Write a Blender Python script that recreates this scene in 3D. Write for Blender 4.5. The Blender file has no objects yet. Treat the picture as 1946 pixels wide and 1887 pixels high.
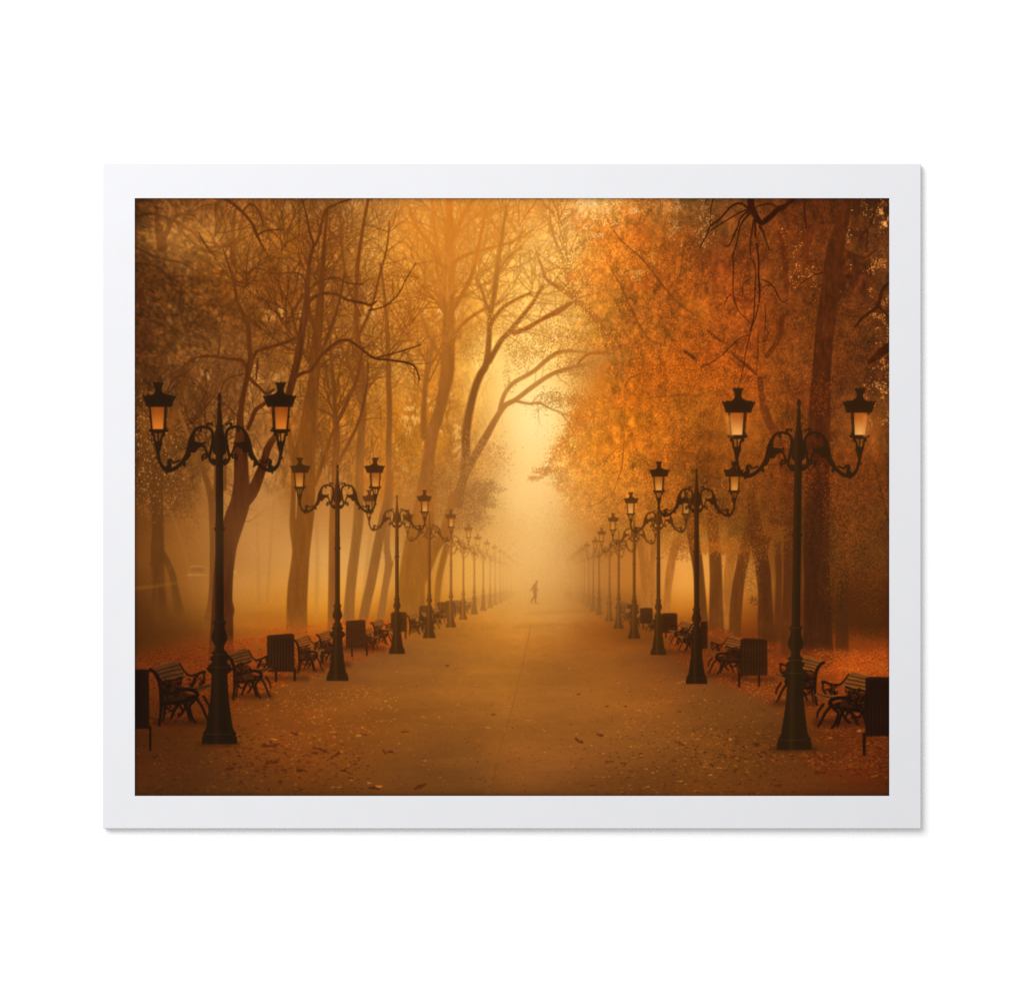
import math, random
import numpy as np

# ----------------------------------------------------------------------------
# The thing in the photograph is a flat art print: a sheet of paper with a white
# border and a picture printed on it.  The picture's colours are the pigments of
# that print and stay put however it is lit.  They are drawn here by code, stroke
# by stroke, into an array of ink colours (values 0-255) and an array that says
# which depicted thing each spot of ink belongs to.
# Positions are millimetre-like print units, origin at the sheet's own frame.
# ----------------------------------------------------------------------------
X0, Y0, X1, Y1 = 256, 377, 1690, 1512
W, H = X1 - X0, Y1 - Y0
rs = np.random.RandomState(7)
rnd = random.Random(11)

def box1(a, r, axis):
    n = 2 * r + 1
    p = [(0, 0)] * a.ndim
    p[axis] = (r + 1, r)
    c = np.cumsum(np.pad(a, p, mode='edge'), axis=axis, dtype=np.float64)
    L = a.shape[axis]
    hi = [slice(None)] * a.ndim; lo = [slice(None)] * a.ndim
    hi[axis] = slice(n, n + L); lo[axis] = slice(0, L)
    return ((c[tuple(hi)] - c[tuple(lo)]) / n).astype(np.float32)

def blur(a, s, sy=None):
    sy = s if sy is None else sy
    for ax, q in ((1, s), (0, sy)):
        if q <= 0: continue
        if q < 1.2:                                  # small kernels exactly
            k = np.exp(-0.5 * (np.arange(-3, 4) / q) ** 2); k /= k.sum()
            p = [(0, 0)] * a.ndim; p[ax] = (3, 3)
            b = np.pad(a, p, mode='edge'); o = np.zeros_like(a)
            for i in range(7):
                sl = [slice(None)] * a.ndim; sl[ax] = slice(i, i + a.shape[ax])
                o += k[i] * b[tuple(sl)]
            a = o.astype(np.float32)
        else:
            r = max(1, int(round(q * 0.9)))
            for _ in range(3): a = box1(a, r, ax)
    return a

def upsample(g, h, w):
    gy = np.linspace(0, g.shape[0] - 1.001, h); gx = np.linspace(0, g.shape[1] - 1.001, w)
    y = gy.astype(int); x = gx.astype(int)
    fy = (gy - y)[:, None]; fx = (gx - x)[None, :]
    fy = fy * fy * (3 - 2 * fy); fx = fx * fx * (3 - 2 * fx)
    a = g[y][:, x]; b = g[y][:, x + 1]; c = g[y + 1][:, x]; d = g[y + 1][:, x + 1]
    return ((a * (1 - fx) + b * fx) * (1 - fy) + (c * (1 - fx) + d * fx) * fy).astype(np.float32)

def noise(sx, sy=None, octaves=3, gain=0.55):
    sy = sy or sx
    out = np.zeros((H, W), np.float32); amp = 1.0; tot = 0
    for o in range(octaves):
        gh = int(H / sy) + 3; gw = int(W / sx) + 3
        out += amp * upsample(rs.rand(gh, gw).astype(np.float32) - 0.5, H, W)
        tot += amp; amp *= gain; sx = max(1.0, sx / 2.0); sy = max(1.0, sy / 2.0)
    return out / tot * 2

YY, XX = np.mgrid[0:H, 0:W].astype(np.float32)
AX = XX + X0; AY = YY + Y0

# ---------------------------------------------------------------- base ink tones
ROWS = {
 384:[(256,70,38,12),(350,140,80,30),(450,135,75,25),(550,142,86,30),(650,170,108,45),(750,202,132,55),(850,226,150,58),(950,230,156,60),(1050,228,152,65),(1130,225,165,90),(1200,208,122,40),(1260,190,112,45),(1320,130,75,28),(1400,102,56,18),(1500,85,38,10),(1600,74,33,8),(1690,58,28,8)],
 450:[(256,92,54,20),(330,178,114,45),(400,182,116,45),(480,172,106,35),(560,165,95,25),(620,165,90,25),(700,212,142,55),(780,216,136,40),(850,228,142,40),(930,242,167,65),(1000,250,188,88),(1080,236,172,82),(1150,222,124,32),(1220,207,107,25),(1290,178,86,20),(1360,124,62,18),(1450,102,48,12),(1560,86,38,10),(1690,96,50,20)],
 530:[(256,78,40,10),(340,95,52,15),(420,140,78,20),(500,145,80,20),(560,142,76,20),(620,144,78,20),(700,192,117,35),(780,202,122,30),(850,217,132,35),(920,236,167,65),(1000,247,188,88),(1080,224,152,60),(1150,202,112,30),(1220,176,86,18),(1300,172,76,15),(1400,132,61,15),(1500,97,46,12),(1620,82,37,10),(1690,92,50,18)],
 620:[(256,82,42,15),(340,105,60,20),(420,115,65,22),(500,126,69,20),(600,152,86,25),(700,187,116,40),(780,188,108,26),(850,184,108,26),(920,217,147,52),(990,242,182,78),(1060,236,176,76),(1130,206,127,36),(1200,182,91,20),(1300,182,76,12),(1400,142,66,15),(1500,107,51,12),(1640,86,42,12),(1690,84,42,14)],
 700:[(256,76,39,12),(340,100,58,20),(440,126,73,28),(520,142,86,30),(600,147,86,25),(680,177,107,30),(760,207,142,55),(840,193,117,32),(900,236,177,76),(960,255,210,108),(1020,253,203,102),(1080,231,166,70),(1150,187,102,25),(1220,182,82,12),(1300,182,76,10),(1400,152,71,12),(1500,122,61,15),(1600,92,43,12),(1690,80,40,14)],
 780:[(256,84,49,18),(350,105,60,20),(440,122,71,25),(500,150,95,40),(600,142,82,22),(680,187,112,30),(760,192,117,30),(840,183,110,30),(900,227,157,60),(960,247,188,85),(1020,255,216,120),(1070,246,196,95),(1120,207,123,30),(1200,192,97,15),(1280,167,86,15),(1380,137,69,12),(1460,117,59,12),(1560,92,43,12),(1690,95,52,20)],
 860:[(256,84,47,15),(350,110,65,22),(440,142,87,32),(520,152,97,42),(600,143,82,25),(680,167,102,35),(740,172,107,30),(800,177,112,30),(880,177,112,40),(940,217,152,65),(1000,253,207,116),(1050,246,196,106),(1110,207,122,25),(1180,197,107,20),(1260,162,81,15),(1350,127,61,10),(1440,112,58,12),(1560,96,46,12),(1690,104,54,14)],
 940:[(256,90,50,16),(340,126,73,25),(420,162,106,45),(500,179,123,60),(570,152,92,30),(640,182,122,55),(720,177,110,35),(790,167,107,40),(850,162,106,45),(920,192,132,55),(980,236,186,100),(1040,236,182,96),(1100,207,132,45),(1170,192,112,30),(1250,152,81,18),(1340,117,59,12),(1440,97,49,12),(1560,77,36,10),(1690,94,48,12)],
 1000:[(256,100,56,18),(340,141,86,30),(420,166,109,48),(500,183,126,60),(620,192,132,62),(720,192,132,60),(800,172,112,42),(880,187,127,55),(950,217,157,70),(1020,226,171,85),(1070,207,147,65),(1130,182,112,38),(1220,162,97,28),(1300,152,86,22),(1380,132,73,18),(1460,107,56,14),(1560,77,37,10),(1690,90,46,12)],
 1060:[(256,104,60,18),(340,141,86,30),(380,151,93,36),(500,187,129,60),(620,207,152,76),(720,207,152,74),(800,182,120,45),(870,217,157,66),(940,221,162,74),(1000,226,166,80),(1050,216,156,75),(1090,191,131,60),(1150,176,111,42),(1220,191,117,42),(1290,226,156,70),(1340,226,156,65),(1400,187,117,40),(1470,122,66,18),(1560,82,41,12),(1690,90,46,12)],
 1110:[(256,94,50,14),(340,136,81,26),(450,186,126,55),(530,196,132,52),(620,217,152,66),(720,217,152,63),(800,182,112,30),(870,221,156,60),(940,216,156,65),(1000,216,156,72),(1060,196,136,62),(1130,171,109,45),(1220,187,112,35),(1290,229,156,65),(1350,226,151,58),(1430,191,121,42),(1500,112,59,16),(1600,82,41,12),(1690,76,38,10)],
 1150:[(256,76,41,12),(340,121,71,22),(450,176,113,38),(530,187,119,35),(600,212,142,42),(700,207,132,36),(780,167,99,25),(860,192,122,35),(930,206,141,55),(1000,207,147,62),(1060,196,136,60),(1120,152,92,32),(1200,142,82,25),(1290,206,126,35),(1350,196,116,32),(1430,156,86,25),(1520,87,43,12),(1690,70,35,8)],
 1190:[(256,70,38,10),(340,96,53,14),(450,151,86,22),(540,161,86,18),(620,181,106,20),(700,171,96,22),(800,142,82,22),(900,176,109,32),(980,201,131,45),(1060,191,123,45),(1120,161,89,25),(1200,127,66,15),(1280,151,81,18),(1380,136,66,12),(1480,92,43,10),(1600,80,40,10),(1690,80,40,10)],
 1230:[(256,76,39,8),(360,106,51,12),(460,131,66,15),(540,131,73,18),(640,122,66,18),(720,127,71,22),(800,151,89,28),(900,166,99,26),(980,176,106,30),(1060,161,93,26),(1150,151,81,20),(1240,122,63,15),(1340,112,53,12),(1440,127,56,12),(1540,108,48,10),(1600,138,60,13),(1690,138,58,13)],
 1270:[(256,100,46,10),(400,116,53,10),(480,131,63,12),(560,122,66,15),(640,122,66,22),(740,141,81,25),(850,156,91,25),(950,166,99,25),(1050,156,91,24),(1150,146,81,20),(1250,127,67,18),(1330,102,51,14),(1430,122,51,10),(1520,132,60,15),(1620,166,70,16),(1690,148,62,14)],
 1330:[(256,78,36,8),(360,91,41,8),(460,116,56,12),(560,126,65,14),(660,139,75,18),(760,146,83,20),(860,156,89,22),(960,156,91,24),(1060,151,86,24),(1180,146,81,20),(1280,141,76,20),(1380,119,67,20),(1460,106,58,18),(1560,112,51,10),(1690,110,46,10)],
 1400:[(256,62,30,8),(360,79,39,8),(460,106,53,12),(560,126,63,14),(660,136,71,15),(760,141,77,18),(860,141,79,20),(960,151,85,22),(1060,151,85,22),(1180,141,79,22),(1280,131,73,20),(1380,116,63,16),(1480,99,53,14),(1600,92,43,10),(1690,98,40,10)],
 1460:[(256,72,34,10),(380,81,42,14),(480,101,51,12),(580,116,57,12),(680,119,63,14),(780,113,61,16),(880,121,67,18),(980,136,75,20),(1080,131,71,20),(1200,123,67,18),(1320,113,61,14),(1420,101,55,14),(1540,98,48,12),(1640,105,40,10),(1690,88,34,8)],
 1512:[(256,70,38,10),(380,72,38,12),(480,82,44,12),(600,92,48,10),(720,100,52,12),(840,105,58,14),(960,115,62,16),(1080,115,62,16),(1200,112,60,15),(1320,110,56,12),(1440,100,50,12),(1560,90,44,12),(1690,78,38,12)],
}
def base_tones():
    ys = sorted(ROWS)
    rows = np.zeros((len(ys), W, 3), np.float32)
    xs = np.arange(W) + X0
    for i, y in enumerate(ys):
        r = np.array(ROWS[y], np.float32)
        for c in range(3): rows[i, :, c] = np.interp(xs, r[:, 0], r[:, c + 1])
    py = np.clip(np.interp(np.arange(H) + Y0, ys, np.arange(len(ys))), 0, len(ys) - 1.001)
    i0 = py.astype(int); f = (py - i0)[:, None, None]
    out = blur((rows[i0] * (1 - f) + rows[i0 + 1] * f).astype(np.float32), 14, 8)
    return out

img = base_tones()
low = np.clip((AY - 1170) / 80, 0, 1) * np.clip(1.2 - np.abs(AX - 980) / 560, 0, 1)
glow = np.exp(-((AX - 880) / 190) ** 2 - ((AY - 450) / 120) ** 2) + 0.7 * np.exp(-((AX - 720) / 120) ** 2 - ((AY - 560) / 110) ** 2) + 0.5 * np.exp(-((AX - 370) / 90) ** 2 - ((AY - 440) / 60) ** 2)
img += glow[..., None] * np.array((18, 18, 10), np.float32)
img += low[..., None] * np.array((-3, 3, 8), np.float32)
BASE = img.copy()
ids = np.zeros((H, W), np.int16)
PARTS = []                                    # id -> dict(name, label, parent)
def part(name, label=None, parent=None):
    PARTS.append(dict(name=name, label=label, parent=parent))
    return len(PARTS)                         # ids start at 1

# ---------------------------------------------------------------- drawing tools
def catmull(pts, n=6):
    """smooth curve through (x, y, r) points"""
    P = [tuple(map(float, p)) for p in pts]
    if len(P) < 3: return P
    Q = [P[0]] + P + [P[-1]]
    out = []
    for i in range(1, len(Q) - 2):
        a, b, c, d = (np.array(q) for q in Q[i - 1:i + 3])
        for k in range(n):
            t = k / n
            out.append(tuple(0.5 * (2 * b + (c - a) * t + (2 * a - 5 * b + 4 * c - d) * t * t + (3 * b - a - 3 * c + d) * t ** 3)))
    out.append(P[-1])
    return out

class Mask:
    """coverage of one drawn shape, with its bounding box"""
    def __init__(s): s.m = np.zeros((H, W), np.float32); s.b = [W, H, 0, 0]
    def grow(s, x0, y0, x1, y1):
        s.b = [min(s.b[0], x0), min(s.b[1], y0), max(s.b[2], x1), max(s.b[3], y1)]
    def seg(s, x0, y0, r0, x1, y1, r1):
        x0 -= X0; x1 -= X0; y0 -= Y0; y1 -= Y0
        R = max(r0, r1) + 1.5
        ax = max(0, int(min(x0, x1) - R)); bx = min(W, int(max(x0, x1) + R) + 2)
        ay = max(0, int(min(y0, y1) - R)); by = min(H, int(max(y0, y1) + R) + 2)
        if ax >= bx or ay >= by: return
        px = XX[ay:by, ax:bx] - x0; py = YY[ay:by, ax:bx] - y0
        dx = x1 - x0; dy = y1 - y0; L = dx * dx + dy * dy + 1e-6
        t = np.clip((px * dx + py * dy) / L, 0, 1)
        d = np.sqrt((px - t * dx) ** 2 + (py - t * dy) ** 2)
        r = r0 + (r1 - r0) * t
        # strokes thinner than the grid keep their width as paler ink
        c = np.clip(r - d + 0.5, 0, 1) * np.minimum(1, 2 * r)
        v = s.m[ay:by, ax:bx]
        np.maximum(v, c, out=v)
        s.grow(ax, ay, bx, by)
    def line(s, pts, smooth=True, n=6):
        P = catmull(pts, n) if smooth else pts
        for a, b in zip(P[:-1], P[1:]): s.seg(a[0], a[1], max(a[2], 0.15), b[0], b[1], max(b[2], 0.15))
        return s
    def poly(s, pts, ss=3):
        p = np.array(pts, np.float32) - (X0, Y0)
        ax = max(0, int(p[:, 0].min()) - 1); bx = min(W, int(p[:, 0].max()) + 2)
        ay = max(0, int(p[:, 1].min()) - 1); by = min(H, int(p[:, 1].max()) + 2)
        if ax >= bx or ay >= by: return s
        yy = ay - 0.5 + (np.arange((by - ay) * ss) + 0.5) / ss
        xx = ax - 0.5 + (np.arange((bx - ax) * ss) + 0.5) / ss
        inside = np.zeros((len(yy), len(xx)), bool)
        for (xa, ya), (xb, yb) in zip(p, np.roll(p, -1, 0)):
            if ya == yb: continue
            cross = (ya > yy) != (yb > yy)
            xi = xa + (yy - ya) * (xb - xa) / (yb - ya)
            inside ^= cross[:, None] & (xx[None, :] < xi[:, None])
        c = inside.reshape(by - ay, ss, bx - ax, ss).mean((1, 3)).astype(np.float32)
        v = s.m[ay:by, ax:bx]; np.maximum(v, c, out=v); s.grow(ax, ay, bx, by)
        return s
    def disc(s, x, y, r): s.seg(x, y, r, x + 0.01, y, r); return s
    def soften(s, q):
        p = int(3 * q + 2)
        ax = max(0, s.b[0] - p); ay = max(0, s.b[1] - p); bx = min(W, s.b[2] + p); by = min(H, s.b[3] + p)
        if ax < bx and ay < by:
            s.m[ay:by, ax:bx] = blur(s.m[ay:by, ax:bx], q); s.b = [ax, ay, bx, by]
        return s

def ink(mask, col, alpha=1.0, pid=None, tex=None, thr=0.45):
    """lay a shape's ink over the picture; col is a colour or a field of colours"""
    ax, ay, bx, by = mask.b
    if ax >= bx or ay >= by: return
    m = mask.m[ay:by, ax:bx]
    a = (m * (alpha if np.isscalar(alpha) else alpha[ay:by, ax:bx]))[..., None]
    c = np.asarray(col, np.float32)
    if c.ndim == 3: c = c[ay:by, ax:bx]
    if tex is not None: c = c * (1 + tex[ay:by, ax:bx, None])
    v = img[ay:by, ax:bx]
    v[...] = v * (1 - a) + c * a
    if pid is not None:
        q = ids[ay:by, ax:bx]; q[m > thr] = pid

def dabs(x, y, rx, ry, ang, col, alpha, pid=None):
    """many small leaf-sized spots of ink at once"""
    x = np.asarray(x, np.float32) - X0; y = np.asarray(y, np.float32) - Y0
    n = len(x)
    rx = np.broadcast_to(np.asarray(rx, np.float32), n); ry = np.broadcast_to(np.asarray(ry, np.float32), n)
    ang = np.broadcast_to(np.asarray(ang, np.float32), n); alpha = np.broadcast_to(np.asarray(alpha, np.float32), n)
    col = np.broadcast_to(np.asarray(col, np.float32), (n, 3))
    ca, sa = np.cos(ang), np.sin(ang)
    ix = np.floor(x).astype(int); iy = np.floor(y).astype(int)
    R = int(np.ceil(max(rx.max(), ry.max()) + 0.5))
    for dy in range(-R, R + 2):
        for dx in range(-R, R + 2):
            px = ix + dx; py = iy + dy
            ux = px - x; uy = py - y
            u = (ux * ca + uy * sa) / (rx + 0.35); v = (-ux * sa + uy * ca) / (ry + 0.35)
            c = np.clip(1.5 - 1.5 * (u * u + v * v), 0, 1) * alpha
            ok = (c > 0.02) & (px >= 0) & (px < W) & (py >= 0) & (py < H)
            if not ok.any(): continue
            qx, qy, k = px[ok], py[ok], c[ok][:, None]
            img[qy, qx] = img[qy, qx] * (1 - k) + col[ok] * k
            if pid is not None:
                g = c[ok] > 0.4
                ids[qy[g], qx[g]] = pid

def scatter(density, n):
    """n random positions following a density map"""
    p = np.clip(density, 0, None).ravel().astype(np.float64); c = np.cumsum(p); c /= c[-1]
    k = np.searchsorted(c, rs.rand(n))
    return (k % W) + rs.rand(n) + X0 - 0.5, (k // W) + rs.rand(n) + Y0 - 0.5

def area(pts, soft=12):
    m = Mask().poly(pts, 1)
    return blur(m.m, soft) if soft else m.m

def at(field, x, y):
    xi = np.clip(np.asarray(x - X0).astype(int), 0, W - 1); yi = np.clip(np.asarray(y - Y0).astype(int), 0, H - 1)
    return field[yi, xi]

def spray(mask, x, y, ang, L, r, depth, curl=0.35, split=(2, 3), droop=0.0, shrink=0.66):
    """a bare branch that forks again and again into twigs"""
    steps = max(2, int(L / 7))
    for i in range(steps):
        a2 = ang + rnd.uniform(-curl, curl) * 0.6
        nx = x + math.cos(a2) * L / steps; ny = y + math.sin(a2) * L / steps + droop * L / steps
        r2 = r * (1 - 0.35 / steps)
        mask.seg(x, y, r, nx, ny, r2)
        if depth > 0 and i > 0 and rnd.random() < 0.5:
            spray(mask, nx, ny, a2 + rnd.choice((-1, 1)) * rnd.uniform(0.4, 1.0), L * shrink * rnd.uniform(0.5, 0.9), r2 * 0.62, depth - 1, curl, split, droop, shrink)
        x, y, r, ang = nx, ny, r2, a2
    if depth > 0:
        for k in range(rnd.randint(*split)):
            spray(mask, x, y, ang + rnd.uniform(-0.75, 0.75), L * shrink * rnd.uniform(0.7, 1.1), r * 0.72, depth - 1, curl, split, droop, shrink)

def sprout(mask, pts, n, L, depth=2, r=0.7, lift=-0.9, t0=0.25, spread=0.9):
    """side twigs along a drawn limb"""
    P = catmull(pts, 6)
    for _ in range(n):
        i = rnd.randint(int(len(P) * t0), len(P) - 2)
        a = math.atan2(P[i + 1][1] - P[i][1], P[i + 1][0] - P[i][0])
        s = rnd.choice((-1, 1))
        spray(mask, P[i][0], P[i][1], a + s * rnd.uniform(0.4, 0.4 + spread), L * rnd.uniform(0.5, 1.2), min(P[i][2] * 0.6, r), depth)
# ---------------------------------------------------------------- what lies where
SKY = part('foggy_sky'); ids[:] = SKY
LAWN = part('leafy_ground', 'ground under the trees, carpeted with orange leaves')
PATH = part('promenade_path', 'wide sandy path fading into fog')
CAN_L = part('bare_canopy', 'brown leafless crowns on the left')
CAN_C = part('misty_canopy', 'pale golden crowns over the path')
CAN_R = part('orange_canopy', 'orange autumn foliage on the right')

def mark(pts, pid): 
    m = Mask().poly(pts, 1).m; ids[m > 0.5] = pid
can_r = [(1100,377),(1690,377),(1690,1090),(1600,1080),(1520,1050),(1420,1040),(1340,1020),(1260,1020),(1180,1010),(1120,985),(1080,960),(1062,915),(1040,905),(1000,910),(1030,888),(1062,860),(1078,820),(1105,780),(1150,745),(1155,690),(1125,640),(1095,560),(1085,480)]
can_l = [(256,377),(560,377),(640,377),(680,480),(690,620),(720,760),(740,900),(700,960),(600,900),(540,950),(440,900),(380,960),(330,1000),(256,1020)]
can_c = [(640,377),(1100,377),(1085,480),(1090,560),(1130,650),(1110,720),(1040,700),(980,640),(930,700),(900,790),(960,840),(940,900),(900,960),(860,1000),(760,960),(740,900),(720,760),(690,620),(680,480)]
mark(can_c, CAN_C); mark(can_l, CAN_L); mark(can_r, CAN_R)
mark([(256,1165),(450,1165),(560,1180),(800,1165),(960,1135),(1060,1132),(1180,1155),(1290,1172),(1400,1195),(1520,1230),(1690,1235),(1690,1512),(256,1512)], LAWN)
path_pts = [(990,1132),(1058,1132),(1090,1152),(1140,1180),(1195,1215),(1255,1256),(1330,1306),(1440,1330),(1470,1400),(1560,1425),(1560,1450),(1690,1476),(1690,1512),(256,1512),(256,1405),(330,1380),(430,1352),(500,1320),(560,1300),(640,1283),(700,1253),(760,1235),(830,1205),(900,1173),(950,1150)]
mark(path_pts, PATH)

A_L = area(can_l, 25); A_C = area(can_c, 25); A_R = area(can_r, 8); A_R = np.where(AY < 640, area(can_r, 30), A_R); A_R = blur(A_R, 3)
F = lambda v: np.asarray(v, np.float32)

def tone(x, y, lo, hi, shift=None):
    c = at(BASE, x, y).copy()
    f = rs.uniform(lo, hi, len(x)).astype(np.float32)
    c *= f[:, None]
    if shift is not None: c += F(shift) * rs.rand(len(x), 1).astype(np.float32)
    return np.clip(c, 0, 255)

# ------------------------------------------------ soft mottling of fog and crowns
n1 = noise(60, 60, 4); n2 = noise(16, 22, 3); n3 = noise(5, 6, 2); hue = noise(46, 40, 3)
img += A_R[..., None] * F((-6, 3, 5))
BASE = img.copy()
lowr = np.clip(1 - ((AX - 1200) / 170) ** 2 - ((AY - 880) / 130) ** 2, 0, 1)[..., None]; img += lowr * F((10, 4, 0)); BASE = img.copy()
img[..., 0] *= 1 - 0.05 * hue * A_R; img[..., 1] *= 1 + 0.045 * hue * A_R
can = np.clip(A_L + A_C * 0.6 + A_R, 0, 1) * np.clip((1060 - AY) / 90, 0, 1)
img *= (1 + can * (0.12 * n1 + 0.15 * n2 + 0.10 * n3) + A_R * (0.12 * n2 + 0.08 * n3))[..., None]
img *= (1 + 0.03 * n1 * (1 - can))[..., None]
# open light behind the leafless crowns, streaky like gaps between upright twigs
FOG_L = F((206, 142, 66)); FOG_C = F((250, 198, 112))
hi = np.clip((960 - AY) / 120, 0, 1)
gapm = np.clip(noise(34, 46, 3) * 1.5 + 0.12, 0, 1) * np.clip(noise(5, 9, 2) * 1.6 + 0.45, 0, 1)
k = (A_L * hi * gapm * 0.72)[..., None] * np.clip((AX - 250) / 160, 0.25, 1)[..., None]
img = img * (1 - k) + FOG_L * k
k = (A_C * hi * gapm * 0.66)[..., None]
img = img * (1 - k) + FOG_C * k

# ------------------------------------------------ the haze of twigs in front of it
def twig_field(dens, n, L, r, col, alpha, depth=2, blur_s=0.8, lean=0.0, pid=None, curl=0.5):
    m = Mask(); x, y = scatter(dens, n)
    for a, b in zip(x, y):
        ang = -math.pi / 2 + lean + rnd.gauss(0, 0.55)
        spray(m, a, b, ang, L * rnd.uniform(0.5, 1.3), r * rnd.uniform(0.6, 1.2), depth, curl)
    if blur_s: m.soften(blur_s)
    ink(m, col, alpha, pid)
def fan(x, y, ang, spread, n, L, r, col, alpha, depth=3, q=0.9, curl=0.18):
    m = Mask()
    for i in range(n):
        spray(m, x + rnd.gauss(0, 2), y + rnd.gauss(0, 3), ang + spread * (i / max(1, n - 1) - 0.5) + rnd.gauss(0, 0.05), L * rnd.uniform(0.7, 1.2), r * rnd.uniform(0.7, 1.1), depth, curl, (2, 3), 0, 0.62)
    m.soften(q); ink(m, col, alpha)
def gaps(dens, n, r0, r1, lo, hi_, fog, alpha):
    x, y = scatter(dens, n)
    t = rs.uniform(lo, hi_, (n, 1)); c = at(BASE, x, y) * (1 - t) + fog * t
    dabs(x, y, rs.uniform(r0, r1, n), rs.uniform(r0, r1 * 1.5, n), rs.uniform(-0.3, 0.3, n), c, rs.uniform(alpha * 0.3, alpha, n))

twig_field(A_C * (AY < 880), 420, 44, 1.0, BASE * 0.84, 0.5, 2, 1.2)
twig_field(A_L * (AY < 930), 700, 42, 1.0, BASE * 0.74, 0.5, 2, 1.1)
# poplar-like upright crowns, left of the middle
for (x, y, an, spd, n, L, r, al) in [(690,560,-1.57,0.9,9,95,1.6,.45),(640,600,-1.57,0.8,8,100,1.5,.45),(740,600,-1.6,0.9,8,90,1.4,.4),(600,520,-1.5,0.9,7,90,1.4,.45),(700,450,-1.57,1.2,8,60,1.3,.4),(560,600,-1.6,0.9,7,90,1.4,.45),
        (350,500,-1.3,1.2,7,70,1.5,.4),(400,560,-1.4,1.4,8,70,1.3,.4),(500,600,-1.6,1.2,8,80,1.2,.4),(660,800,-1.57,1.0,8,70,1.2,.45),(720,760,-1.57,1.0,8,70,1.2,.42),(600,800,-1.57,1.0,8,64,1.2,.45),(540,760,-1.57,1.0,6,60,1.1,.45),(770,700,-1.57,1.1,8,66,1.2,.4)]:
    fan(x, y, an, spd, n, L, r, BASE * 0.74, al)
def crown(x, y, n, L, r, dark, al, spread=2.2, lean=-1.57, depth=4, q=0.7, h=40):
    m = Mask()
    for i in range(n):
        ang = lean + spread * (i / max(1, n - 1) - 0.5) + rnd.gauss(0, 0.12)
        spray(m, x + rnd.gauss(0, 3), y - rnd.uniform(0, h), ang, L * rnd.uniform(0.6, 1.15), r * rnd.uniform(0.55, 1.0), depth, 0.34, (2, 2), -0.12, 0.66)
    m.soften(q); ink(m, BASE * F(dark), al)
DL = (0.58, 0.52, 0.44); DC = (0.70, 0.61, 0.48)
for (x, y, n, L, r, sp_, le) in [(300,860,9,90,2.2,2.4,-1.5),(395,880,8,80,2.0,2.2,-1.7),(350,640,7,80,1.8,2.6,-1.4),(410,470,7,60,1.5,2.6,-1.4),(590,720,10,100,2.4,2.0,-1.57),(610,560,8,90,2.0,1.8,-1.5),
        (638,790,9,76,2.0,2.0,-1.57),(690,760,9,96,2.2,1.8,-1.57),(686,600,9,90,2.0,1.6,-1.57),(735,700,8,84,1.8,1.8,-1.57),(545,620,7,80,1.6,2.2,-1.5),(660,480,8,70,1.6,1.8,-1.5),(720,480,7,70,1.5,1.8,-1.57),(470,560,7,70,1.5,2.6,-1.6),(350,430,6,50,1.4,2.6,-1.2),(540,480,7,70,1.6,2.2,-1.57)]:
    crown(x, y, n, L, r, DL if x < 650 else (0.64, 0.57, 0.47), 0.68, sp_, le)
for (x, y, n, L, r, sp_, le) in [(852,600,12,110,2.4,2.2,-1.57),(853,480,11,84,2.0,1.9,-1.57),(800,560,8,80,1.8,2.0,-1.8),(905,560,9,90,1.9,1.8,-1.3),(930,600,8,80,1.8,2.0,-1.4),(950,500,8,70,1.5,2.0,-1.5),(815,740,7,60,1.6,2.2,-2.0),(775,640,8,70,1.6,1.8,-1.7),(1010,580,8,60,1.5,2.4,-1.4),(1080,520,8,66,1.5,2.0,-1.6),(1060,440,7,46,1.2,2.0,-1.57),(985,450,7,56,1.3,2.0,-1.57),(1095,580,7,60,1.4,2.4,-1.9)]:
    crown(x, y, n, L, r, DC, 0.74, sp_, le, 4, 0.75)
gaps(A_L * np.clip(noise(30, 40, 3) * 1.8, 0, 1) * hi, 4200, 0.3, 1.0, 0.3, 0.9, FOG_L, 0.4)
gaps(A_C * np.clip(noise(30, 40, 3) * 1.8, 0, 1) * hi, 4200, 0.3, 1.0, 0.3, 0.9, FOG_C, 0.4)
twig_field(A_L * (AY < 940), 1300, 28, 0.62, BASE * 0.56, 0.62, 2, 0.6)
twig_field(A_C * (AY < 880), 620, 30, 0.62, BASE * 0.76, 0.55, 2, 0.7)
# upper left corner: leaves blown sideways at the end of a near bough
wind = area([(256,377),(330,377),(420,420),(400,520),(470,620),(400,700),(256,720)], 22)
x, y = scatter(wind * np.clip(noise(45, 20, 3) + 0.3, 0, 1), 1500)
dabs(x, y, rs.uniform(2, 7, 1500), rs.uniform(0.6, 2.0, 1500), rs.uniform(0.15, 0.75, 1500), tone(x, y, 0.5, 0.8), rs.uniform(0.15, 0.6, 1500))
x, y = scatter(wind * np.clip(noise(45, 20, 3), 0, 1), 900)
dabs(x, y, rs.uniform(2, 6, 900), rs.uniform(0.6, 1.6, 900), rs.uniform(0.15, 0.8, 900), tone(x, y, 1.15, 1.6, (20, 12, 6)), rs.uniform(0.1, 0.45, 900))

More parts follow.
